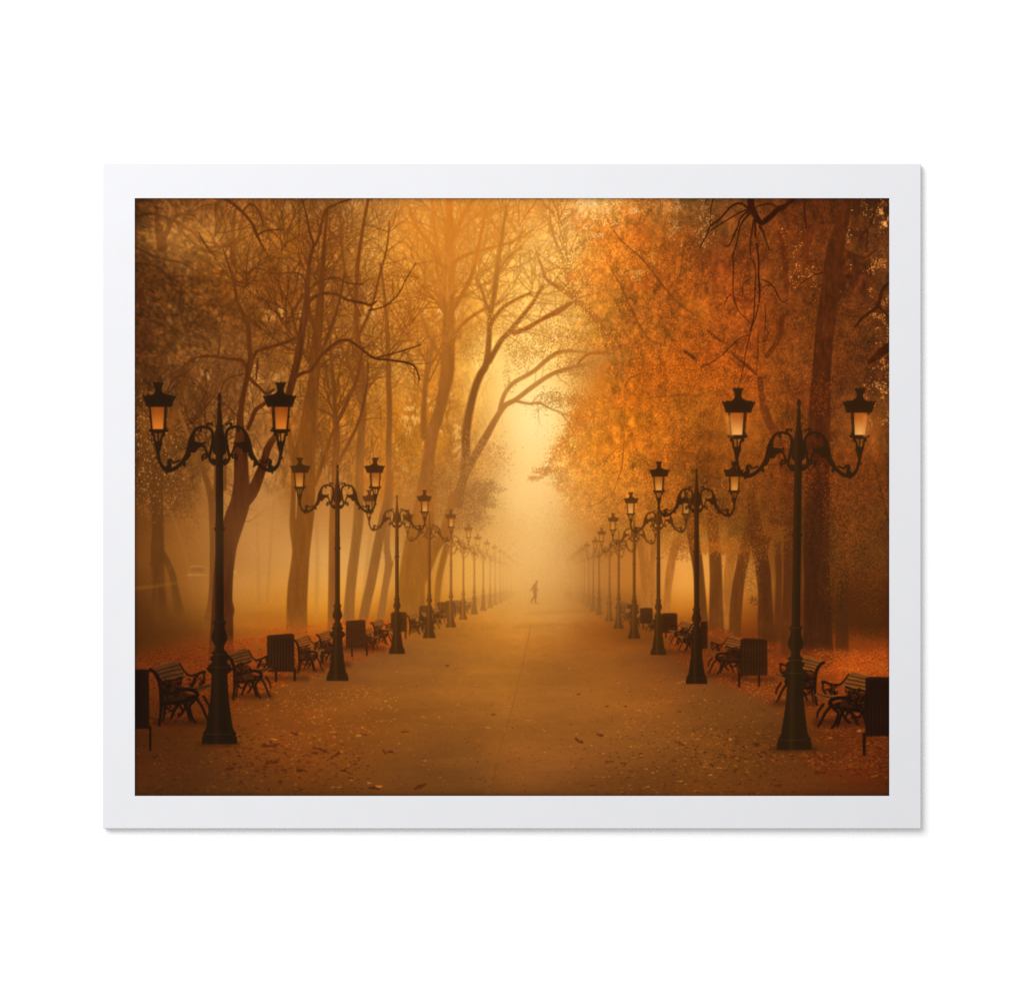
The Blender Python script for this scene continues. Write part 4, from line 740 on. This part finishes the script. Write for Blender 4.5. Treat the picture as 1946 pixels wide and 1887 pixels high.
# far to near, both sides, with the lamps taken in turn
def lamp(x, yb, s, col, glow, label, tilt=0.0, q=0.5, top=None, detail=1, dimR=1.0, dimL=1.0, a=1.0, side=None):
    """a two-armed lamp standard; local units are those of the nearest left lamp"""
    pid = part('street_lamp', label)
    col = F(col) * F((1.02, 0.98, 0.86)); top = col if top is None else F(top) * F((1.02, 0.98, 0.88))
    def T(u, v, sd=1):                                       # u right of the axis, v above the foot
        return (x + sd * u * s + tilt * v * s, yb - v * s)
    hv = np.clip((yb - AY) / (667 * s), 0, 1)[..., None]
    body = col * (1 - hv) + top * hv
    shade = np.zeros((H, W), np.float32)
    ax0 = x + tilt * (yb - AY)
    shade = 0.28 * np.exp(-((AX - ax0 + 6 * s) / (5 * s + 0.5)) ** 2) if detail else 0 * AX
    PROF = [(0,33.5),(12,33.5),(15,32),(17,30.5),(20,31.5),(23,31),(25,28),(33,25),(61,21),(89,17.2),(120,15.6),(133,15.2),(135,18),(138,22),(142,24.5),(145,24.5),(147,21),(149,22),(151,18.5),(154,15),(157,13.6),(159,16),(161,17.6),(165,17.6),(167,14),(169,11.4),(171,14.2),(174,14.8),(176,12.5),(178,9.6),(183,8.6),(187,8.6),(191,11),(197,14.4),(204,15),(210,13.2),(217,10.8),(224,9.8),(228,10.4),(230,12.2),(233,12.2),(234.5,9),(242,8.1),(362,7.9),(404,7.7),(406,10),(410,10.4),(412,7.7),(530,7.2),(548,7.4),(551,11),(555,13),(560,12.6),(574,13),(580,11),(592,8.4),(598,7),(603,7.4),(606,5.6),(609,5.3),(621,4.4),(630,3.8),(640,3.3),(645,3.8),(648,2.6),(651,1.8),(655,3.4),(658,4.6),(661,3.8),(664,2.4),(667,0.6)]
    pm = Mask().poly([T(w, v) for v, w in PROF] + [T(-w, v) for v, w in reversed(PROF)])
    if s < 0.3: pm.line([T(0, 230) + (max(7.5 * s, 0.75),), T(0, 590) + (max(5 * s, 0.7),)], False)
    C = lambda X, Y: ((844 - X) * .1908, 1412 - 700 - Y * .1908)      # outline noted from the left arm of the nearest lamp
    for sd, dim in ((-1, dimL), (1, dimR)):
        arm = Mask()
        def L(pts, sm=True): arm.line([T(*C(a, b), sd) + (max(r * s, 0.35),) for a, b, r in pts], sm)
        L([(812,935,3.2),(790,945,2.8),(757,915,2.7),(745,880,2.6),(752,840,2.6),(765,780,3),(778,720,3.4),(777,650,2.8),(760,605,2.6),(725,582,2.6),(680,575,2.6),(635,585,2.6),(600,612,3),(577,660,4),(566,710,6),(556,760,6.4),(540,810,5.2),(518,860,4.2),(475,925,3.6),(430,970,3.6),(380,1000,3.6),(330,1008,4),(290,988,3.6),(262,950,3),(243,895,2.8),(233,830,3.4),(233,780,5),(236,745,6)])
        if detail:
            L([(716,590,2.2),(728,562,2.2),(724,548,2.2),(735,540,1.8),(755,545,1.6),(772,545,1.6),(772,562,1.5)]); L([(660,598,2.4),(656,615,2.4),(660,625,1.2)])
            L([(575,735,5),(610,745,4),(650,745,3),(688,742,2),(695,730,2)]); L([(640,755,2.6),(690,770,2.4),(700,790,2),(718,835,2),(740,875,2)])
            L([(570,790,5),(610,780,4),(650,765,3)]); L([(680,905,2),(672,875,2),(690,850,2),(712,860,1.8),(712,885,1.8),(695,882,1.6)]); L([(680,880,2),(675,905,1.8)])
            L([(345,950,2.2),(330,925,2.2),(345,903,2.2),(368,908,2.2),(382,930,1.8),(410,925,1.6),(440,912,2)]); L([(330,990,6),(345,960,4),(345,930,3)]); L([(330,1000,5),(318,1035,1.6)]); L([(480,930,5),(500,965,2)])
            L([(540,850,4),(520,895,2.6)]); L([(243,890,3),(215,882,1.5)]); L([(800,930,3),(790,905,2.4),(775,900,2)])
            L([(560,800,6),(590,800,6),(600,770,5)])
        L([(212,765,2),(208,740,2.6),(196,700,2),(192,665,2.2),(178,650,3.2)]); L([(258,765,2),(262,740,2.6),(262,700,2),(272,665,2.2),(290,650,3.2)])
        arm.poly([T(*C(a, b), sd) for a, b in [(202,735),(268,735),(262,790),(250,830),(222,830),(208,790)]])
        if detail: L([(236,735,1.2),(234,640,1.2)])
        arm.soften(q)
        lan = Mask()
        def LL(pts): lan.line([T(*C(a, b), sd) + (max(r * s, 0.32),) for a, b, r in pts], False)
        def PP(pts): lan.poly([T(*C(a, b), sd) for a, b in pts])
        PP([(112,360),(118,378),(370,378),(376,360),(385,330),(398,300),(412,278),(405,262),(385,272),(370,258),(330,258),(295,245),(272,225),(270,200),(278,165),(298,130),(285,140),(270,128),(255,138),(235,125),(215,138),(200,126),(188,138),(172,128),(192,165),(205,200),(203,225),(190,248),(160,262),(125,258),(105,272),(85,258),(76,270),(92,300),(102,330)])
        LL([(150,612,2.6),(325,612,2.6)]); LL([(150,375,1.7),(172,612,1.9)]); LL([(306,375,1.9),(293,612,1.9)])
        if detail: LL([(324,385,0.9),(306,600,0.9)])
        PP([(150,605),(322,605),(318,622),(300,640),(172,640),(155,625)])
        if detail: LL([(300,600,3),(318,585,1.5)]); LL([(306,435,1.6),(316,430,1.6)]); LL([(152,470,1.6),(148,480,1.4)])
        lan.soften(q)
        ink(arm, body * 1.02, a, part('bracket', None, pid) if detail else pid)
        gl = Mask().poly([T(*C(a, b), sd) for a, b in [(152,372),(304,372),(291,612),(172,612)]]); gl.soften(q)
        # lit from the bottom, duller under the hood
        ty = T(0, 712 - 372 * .1908)[1]; by = T(0, 712 - 612 * .1908)[1]
        t = np.clip((AY - ty) / (by - ty), 0, 1)[..., None]
        t = t * t * (3 - 2 * t); gc = (F(glow[0]) * (1 - t) + F(glow[1]) * t) * dim * F((1.0, 0.98, 0.84)) * (1 - 0.16 * np.clip(np.abs(AX - T(*C(228, 500), sd)[0]) / (13.5 * s), 0, 1) ** 3)[..., None]
        ink(gl, gc, 0.94 * min(1, a + 0.1), part('lantern_glass', None, pid) if detail else pid)
        ink(lan, body * 0.98, a, part('lantern_frame', None, pid) if detail else pid)
    pm.soften(q)
    ink(pm, body, a, pid, tex=shade)
    if detail:
        hl = Mask()
        for v, w in [(147,20),(172,13),(233,10),(20,29)]: hl.line([T(-w, v) + (0.5 * s,), T(-w * 0.3, v - 1.5) + (0.7 * s,), T(w * 0.8, v - 0.5) + (0.5 * s,)])
        hl.soften(0.6); ink(hl, np.clip(body * 1.9 + 10, 0, 255), 0.5)
    return pid

def fogmix(near_c, far_c, t): return tuple(np.array(near_c) * (1 - t) + np.array(far_c) * t)
nm = ['first', 'second', 'third', 'fourth', 'fifth', 'sixth', 'seventh', 'eighth', 'ninth', 'tenth', 'eleventh', 'twelfth', 'thirteenth', 'fourteenth']
LEFT = [(417,1413,1.0,(30,19,8),(35,21,9)),(641,1293,.617,(46,28,10),(62,36,13)),(754,1242,.453,(56,34,12),(88,52,19)),(815.5,1212,.355,(76,45,15),(112,67,24)),(856.5,1191.5,.287,(98,60,22),(142,90,36)),(880,1177,.238,(112,70,27),(154,100,44)),
        (901,1167,.207,(126,82,34),(166,110,50)),(918,1160,.184,(142,94,42),(176,120,56)),(931,1155,.166,(152,102,46),(184,128,62)),(940.5,1149.5,.150,(164,112,52),(190,134,66)),(950,1146,.137,(172,120,58),(194,138,70)),(956,1143,.127,(180,126,62),(198,142,73)),(962,1140.5,.117,(186,132,66),(201,145,75)),(970,1137,.104,(192,138,70),(204,148,78))]
RIGHT = [(1508.5,1424,1.0,(38,25,10),(47,28,11)),(1323,1299,.615,(40,24,9),(56,31,10)),(1250.5,1244,.45,(56,34,12),(78,46,14)),(1204.5,1213,.347,(70,42,15),(100,60,20)),(1175,1194,.279,(84,52,19),(118,72,27)),(1157.5,1180,.233,(98,62,24),(134,84,34)),
         (1138,1168,.203,(112,72,30),(146,94,40)),(1127,1161,.182,(124,82,36),(156,102,46)),(1118.5,1154,.164,(136,92,42),(164,110,50)),(1110,1148.5,.149,(148,100,46),(172,116,55)),(1104,1144,.137,(156,108,52),(178,122,60)),(1098,1140,.127,(164,115,57),(184,128,64)),(1093.5,1137,.117,(172,121,61),(190,134,69)),(1089,1134,.108,(180,128,65),(196,140,73))]
GL = [((142,70,18),(208,118,38)),((152,88,30),(204,134,56)),((172,102,40),(220,154,82)),((180,112,46),(216,152,78)),((190,120,48),(212,146,66))]
GR = [((172,88,30),(240,174,104)),((158,90,28),(222,150,72)),((200,128,56),(226,164,88)),((186,112,42),(206,136,62)),((180,112,44),(196,126,56))]
Lb = {1: 'second lamp of the left row', 2: 'third lamp of the left row', 0: 'nearest lamp of the left row, before the dark forked tree'}
Rb = {0: 'nearest lamp of the right row, before the tallest trunk', 1: 'second lamp of the right row'}
# light from the lanterns scattered by the mist around them
for (x, y, r, k) in [(301,800,40,.32),(531,803,40,.30),(1401,808,50,.5),(1638,806,46,.44),(571,905,26,.2),(716,905,40,.38),(1256,905,36,.28),(1396,912,26,.24),(808,957,24,.2),(1203,962,24,.2)]:
    halo(x, y, r, (206,112,30), k)

for i in range(13, -1, -1):
    for side, T_ in (('left', LEFT), ('right', RIGHT)):
        x, y, s, c, tc = T_[i]
        G = (GL if side == 'left' else GR)
        if i < len(G): g = G[i]
        else:
            f = at(BASE, np.array([x]), np.array([y - 520 * s]))[0]; g = (tuple(f * 0.97), tuple(np.clip(f * 1.04, 0, 255)))
        lab = (Lb if side == 'left' else Rb).get(i, '%s lamp of the %s row, counted from the front' % (nm[i], side))
        # what stands beside and just behind each lamp is inked before it
        if side == 'left':
            if i == 6: bench(868,1139,898,1166,(110,68,26),(150,96,40),'hazy bench by the seventh left lamp', False, False, 1.0)
            if i == 5: bin_(846,1140,866,1166,1172,(106,64,22),'hazy bin between the fifth and sixth left lamps', q=0.9); bench(860,1139,882,1170,(100,60,22),(160,104,44),'hazy bench by the sixth left lamp', False, False, 0.9)
            if i == 4: bin_(829,1143,852,1174,1180,(96,56,17),'bin just left of the fifth left lamp', q=0.8); bench(818,1152,846,1186,(78,44,14),(176,110,44),'bench left of the fifth left lamp', False, False, 0.8)
            if i == 3: bin_(796,1150,816,1186,1196,(86,50,16),'bin close behind the fourth left lamp', q=0.8); bench(772,1162,806,1206,(64,36,12),(170,106,40),'bench left of the fourth left lamp', False, False, 0.7); bench(796,1160,836,1196,(72,42,13),(168,108,44),'bench half hidden by the fourth left lamp', False, False, 0.8)
            if i == 2: bin_(742,1162,773,1200,1212,(70,39,12),'bin close behind the third left lamp', q=0.7); bench(704,1175,746,1226,(48,26,9),(136,84,32),'bench tucked behind the third left lamp', False, True, 0.6); bench(690,1190,718,1236,(50,27,9),(150,92,34),'bench just right of the ribbed second left bin', False, False, 0.6); bin_(656,1178,695,1231,1244,(58,31,10),'ribbed bin between the second and third left lamps', (0.32, 1.05), 1, 0.6)
            if i == 1: bench(601,1196,652,1262,(44,23,8),(140,82,26),'bench hidden behind the second left lamp', False, True, 0.55); bench(557,1204,614,1278,(40,21,7),(142,82,26),'bench just right of the dark near left bin', False, True, 0.55); bin_(506,1205,560,1276,1291,(42,23,8),'dark bin between the first and second left lamps', (0.34, 1.0), 2)
            if i == 0: bench(429,1230,514,1328,(30,16,6),(98,57,21),'bench right behind the first left lamp', False, True); bench(284,1254,398,1376,(22,12,5),(86,50,19),'nearest bench on the left, at the first left lamp', False, True); bin_(236,1271,284,1384,1424,(24,12,6),'black bin cut by the left edge', (0.2, 1.03))
        else:
            if i == 5: bench(1170,1141,1192,1170,(96,58,22),(150,96,40),'hazy bench by the fifth right lamp', True, False, 0.9)
            if i == 4: bin_(1190,1147,1213,1176,1182,(78,44,15),'bin just left of the fourth right lamp', q=0.8); bench(1178,1155,1200,1182,(84,48,16),(170,110,46),'bench just left of the fourth right lamp', True, False, 0.8)
            if i == 3: bin_(1215,1154,1240,1184,1192,(62,33,11),'bin right of the fourth right lamp', q=0.7); bench(1196,1164,1218,1192,(70,39,13),(176,112,46),'small bench at the fourth right lamp', True, False, 0.8)
            if i == 2: bin_(1256,1164,1287,1202,1208,(54,27,9),'bin right of the third right lamp', q=0.7); bench(1226,1176,1256,1200,(52,28,10),(170,106,40),'bench behind the third right lamp', True, False, 0.7)
            if i == 1: bench(1272,1178,1318,1226,(40,21,8),(150,92,34),'bench left of the second right lamp', True, True, 0.6); bench(1288,1188,1338,1238,(38,20,7),(150,92,34),'bench at the second right lamp', True, True, 0.6); bin_(1330,1180,1344,1232,1246,(48,24,8),'bin hidden behind the second right lamp', (0.1, 0.2), q=0.7)
            if i == 0: bench(1345,1207,1420,1282,(36,19,7),(136,80,28),'bench left of the middle right bin', True, True); bin_(1405,1212,1458,1283,1301,(46,25,8),'slatted brown bin in the middle of the right side', (-0.02, 0.69), -2); bench(1474,1244,1566,1338,(30,15,6),(134,80,28),'bench right behind the first right lamp', True, True); bench(1552,1275,1672,1386,(24,12,5),(132,78,27),'nearest bench on the right, by the edge bin', True, True); bin_(1642,1285,1712,1398,1430,(30,15,7),'black bin cut by the right edge', (-0.01, 0.9), -2)
        lamp(x, y, s, c, g, lab, tilt=(0.0135 if (side == 'right' and i == 0) else 0.0), q=(0.5 if i < 3 else 0.6 if i < 6 else 0.8), top=tc, detail=(1 if i < 6 else 0), a=(1.0 if i < 5 else 0.92 if i < 8 else 0.8 if i < 11 else 0.62),
             dimR=(0.8 if (side == 'right' and i == 2) else 1.0), dimL=(0.82 if (side == 'left' and i in (2, 3)) else 1.0))
# glass side panes of the two right-hand lanterns facing us
m = Mask().poly([(1377,789),(1389,789),(1393,829),(1385,829)]); m.soften(2); ink(m, (222,140,52), 0.6)
m = Mask().poly([(1640,789),(1652,788),(1648,830),(1639,830)]); m.soften(1.5); ink(m, (216,128,50), 0.6)

# ------------------------------------------------ mist over the far end of the path, soft finish of the ink
halo(1010, 940, 90, (248,210,136), 0.3); halo(1006, 1050, 84, (236,190,118), 0.42, 70); halo(480, 1020, 70, (206,146,76), 0.2)
d = np.sqrt(((AX - 1035) / 130) ** 2 + ((AY - 1162) / 26) ** 2)
g = (np.exp(-d * d) * 0.26)[..., None]; img[...] = img * (1 - g) + F((214,154,80)) * g
d = np.sqrt(((AX - 1000) / 120) ** 2 + ((AY - 1105) / 34) ** 2)
g = (np.exp(-d * d) * 0.26)[..., None]; img[...] = img * (1 - g) + F((230,180,104)) * g
soft = blur(img, 7); lum = soft.mean(2, keepdims=True) / 255.0
img[...] = img * (1 - 0.16) + np.maximum(img, soft) * 0.16
img[...] *= (1 + 0.010 * rs.randn(H, W, 1) + 0.016 * noise(1.6, 1.6, 1)[..., None])
# the print's own darker margin, a few units wide
ed = np.minimum(np.minimum(AX - X0, X1 - AX) * 1.3, np.minimum((AY - Y0) * 0.9, (Y1 - AY) * 1.0))
img[...] *= (1 - 0.45 * np.exp(-np.clip(ed, 0, None) / 3.5))[..., None]
img *= F((1.01, 0.985, 0.99))
np.clip(img, 3, 255, out=img)

PAPER_C = (0.652, 0.657, 0.680)
INK_GAIN = 0.85
KEY_E = 72.5
AMB_E = 0.535

# ============================================================================
# the objects: an art print lying on a white surface under a soft box
# ============================================================================
import bpy, bmesh
from mathutils import Vector
scene = bpy.context.scene
COL = scene.collection
U = 0.5 / 1555.0                                # the sheet is half a metre wide
CX, CY = 973.0, 943.5
THICK = 0.0056                                  # mounted on thin board
def wx(px): return (px - CX) * U
def wy(py): return -(py - CY) * U

def srgb2lin(v):
    v = v / 255.0
    return np.where(v <= 0.04045, v / 12.92, ((v + 0.055) / 1.055) ** 2.4)

def material(name):
    m = bpy.data.materials.new(name); m.use_nodes = True
    nt = m.node_tree; b = nt.nodes['Principled BSDF']
    b.inputs['Roughness'].default_value = 0.85
    b.inputs['Specular IOR Level'].default_value = 0.03
    return m, nt, b

def paper_material(name, c, scale, amount):
    m, nt, b = material(name)
    tc = nt.nodes.new('ShaderNodeTexCoord')
    n1_ = nt.nodes.new('ShaderNodeTexNoise'); n1_.inputs['Scale'].default_value = scale; n1_.inputs['Detail'].default_value = 6
    n2_ = nt.nodes.new('ShaderNodeTexNoise'); n2_.inputs['Scale'].default_value = scale * 9; n2_.inputs['Detail'].default_value = 3
    nt.links.new(tc.outputs['Object'], n1_.inputs['Vector']); nt.links.new(tc.outputs['Object'], n2_.inputs['Vector'])
    add = nt.nodes.new('ShaderNodeMath'); add.operation = 'ADD'
    nt.links.new(n1_.outputs['Fac'], add.inputs[0]); nt.links.new(n2_.outputs['Fac'], add.inputs[1])
    mr = nt.nodes.new('ShaderNodeMapRange'); mr.inputs['From Min'].default_value = 0.6; mr.inputs['From Max'].default_value = 1.4
    mr.inputs['To Min'].default_value = 1 - amount; mr.inputs['To Max'].default_value = 1 + amount
    nt.links.new(add.outputs[0], mr.inputs['Value'])
    mx = nt.nodes.new('ShaderNodeVectorMath'); mx.operation = 'SCALE'; mx.inputs[0].default_value = c
    nt.links.new(mr.outputs['Result'], mx.inputs['Scale'])
    nt.links.new(mx.outputs['Vector'], b.inputs['Base Color'])
    bp = nt.nodes.new('ShaderNodeBump'); bp.inputs['Strength'].default_value = 0.06; bp.inputs['Distance'].default_value = 0.0004
    nt.links.new(n2_.outputs['Fac'], bp.inputs['Height']); nt.links.new(bp.outputs['Normal'], b.inputs['Normal'])
    return m

M_PAPER = paper_material('cool_white_paper', PAPER_C, 60, 0.016)
M_TABLE = paper_material('white_laminate', (0.93, 0.93, 0.93), 12, 0.004)

M_INK, nt, b = material('ink_on_paper')
at_ = nt.nodes.new('ShaderNodeAttribute'); at_.attribute_name = 'ink'
tc = nt.nodes.new('ShaderNodeTexCoord')
no = nt.nodes.new('ShaderNodeTexNoise'); no.inputs['Scale'].default_value = 900; no.inputs['Detail'].default_value = 2
mr = nt.nodes.new('ShaderNodeMapRange'); mr.inputs['To Min'].default_value = 0.95; mr.inputs['To Max'].default_value = 1.05
mx = nt.nodes.new('ShaderNodeVectorMath'); mx.operation = 'SCALE'
nt.links.new(tc.outputs['Object'], no.inputs['Vector']); nt.links.new(no.outputs['Fac'], mr.inputs['Value'])
nt.links.new(at_.outputs['Color'], mx.inputs[0]); nt.links.new(mr.outputs['Result'], mx.inputs['Scale'])
nt.links.new(mx.outputs['Vector'], b.inputs['Base Color'])

def link_mesh(name, me, mat, parent=None):
    o = bpy.data.objects.new(name, me); COL.objects.link(o)
    me.materials.append(mat)
    if parent is not None: o.parent = parent
    return o

# the white surface under the print
bm = bmesh.new(); bmesh.ops.create_grid(bm, x_segments=1, y_segments=1, size=4.0)
me = bpy.data.meshes.new('white_surface'); bm.to_mesh(me); bm.free()
surface = link_mesh('white_surface', me, M_TABLE); surface['kind'] = 'structure'

print_ = bpy.data.objects.new('art_print', None); COL.objects.link(print_)
print_.empty_display_size = 0.05
print_['label'] = 'white-bordered art print of an orange autumn park promenade lined with lamps in fog'
print_['category'] = 'art print'

# the sheet: a thin board whose top is a white border round the picture
bm = bmesh.new()
SX0, SX1, SY0, SY1 = wx(195), wx(1750), wy(1574), wy(311)
PX0, PX1, PY0, PY1 = wx(X0), wx(X1), wy(Y1), wy(Y0)
BV = 0.0003
lo = [bm.verts.new((x, y, 0.00005)) for x, y in ((SX0, SY0), (SX1, SY0), (SX1, SY1), (SX0, SY1))]
mid = [bm.verts.new((v.co.x, v.co.y, THICK - BV)) for v in lo]
up_ = [bm.verts.new((v.co.x + (BV if v.co.x < 0 else -BV), v.co.y + (BV if v.co.y < 0 else -BV), THICK)) for v in lo]
inn = [bm.verts.new((x, y, THICK)) for x, y in ((PX0, PY0), (PX1, PY0), (PX1, PY1), (PX0, PY1))]
bm.faces.new(lo[::-1])
for ring_a, ring_b in ((lo, mid), (mid, up_), (up_, inn)):
    for i in range(4):
        j = (i + 1) % 4
        bm.faces.new((ring_a[i], ring_a[j], ring_b[j], ring_b[i]))
me = bpy.data.meshes.new('white_border'); bm.to_mesh(me); bm.free()
border = link_mesh('white_border', me, M_PAPER, print_)

# the picture: its ink surface is cut along the outlines of what it shows
STEP = 1
gx = np.arange(0, W, STEP); gy = np.arange(0, H, STEP)
nx_, ny_ = len(gx), len(gy)
vx = np.linspace(PX0, PX1, nx_); vy = np.linspace(PY1, PY0, ny_)
VCO = np.stack([np.broadcast_to(vx[None, :], (ny_, nx_)), np.broadcast_to(vy[:, None], (ny_, nx_)), np.full((ny_, nx_), THICK)], -1).reshape(-1, 3).astype(np.float32)
ink_lin = np.clip(srgb2lin(img[gy][:, gx].astype(np.float64)) * INK_GAIN, 0.0005, 0.97)
VCOL = np.concatenate([ink_lin.reshape(-1, 3), np.ones((nx_ * ny_, 1))], 1).astype(np.float32)
q = (np.arange(ny_ - 1)[:, None] * nx_ + np.arange(nx_ - 1)[None, :]).ravel()
QUAD = np.stack([q + nx_, q + nx_ + 1, q + 1, q], 1)
QID = ids[gy][:, gx][:-1, :-1].ravel()
order = np.argsort(QID, kind='stable'); cuts = np.searchsorted(QID[order], np.arange(len(PARTS) + 2))

made = {}
for pid, p in enumerate(PARTS, 1):
    sel = order[cuts[pid]:cuts[pid + 1]]
    if len(sel) < 6 : continue
    f = QUAD[sel]
    vs, inv = np.unique(f.ravel(), return_inverse=True)
    me = bpy.data.meshes.new(p['name'])
    me.vertices.add(len(vs)); me.vertices.foreach_set('co', VCO[vs].ravel())
    me.loops.add(len(inv)); me.loops.foreach_set('vertex_index', inv.astype(np.int32).ravel())
    me.polygons.add(len(f)); me.polygons.foreach_set('loop_start', np.arange(0, 4 * len(f), 4, dtype=np.int32))
    me.update(calc_edges=True)
    ca_ = me.color_attributes.new('ink', 'FLOAT_COLOR', 'POINT'); ca_.data.foreach_set('color', VCOL[vs].ravel())
    par = print_ if p['parent'] is None else made.get(p['parent'])
    if par is None: par = print_
    o = link_mesh(p['name'], me, M_INK, par)
    if p['label']: o['label'] = p['label']
    made[pid] = o

# light: one big soft box up and to the left, and the pale room round it
key = bpy.data.lights.new('soft_box', 'AREA'); key.shape = 'SQUARE'; key.size = 1.9; key.energy = KEY_E; key.color = (1.0, 0.995, 0.985)
ko = bpy.data.objects.new('soft_box', key); COL.objects.link(ko)
ko.location = (-1.1, 1.23, 1.9)
ko.rotation_euler = (Vector((0, 0, 0)) - ko.location).to_track_quat('-Z', 'Y').to_euler()
world = bpy.data.worlds.new('World'); scene.world = world; world.use_nodes = True
bg = world.node_tree.nodes['Background']; bg.inputs['Color'].default_value = (1.0, 1.0, 1.0, 1); bg.inputs['Strength'].default_value = AMB_E

cam = bpy.data.cameras.new('camera'); co = bpy.data.objects.new('camera', cam); COL.objects.link(co)
DIST = 1.6
co.location = (0, 0, DIST + THICK); co.rotation_euler = (0, 0, 0)
cam.sensor_width = 36; cam.lens = 36 * DIST / (1946 * U); cam.clip_start = 0.05; cam.clip_end = 50
scene.camera = co
scene.view_settings.view_transform = 'Standard'; scene.view_settings.look = 'None'
scene.view_settings.exposure = 0; scene.view_settings.gamma = 1; scene.view_settings.use_curve_mapping = False
scene.cycles.max_bounces = 4; scene.cycles.use_denoising = False
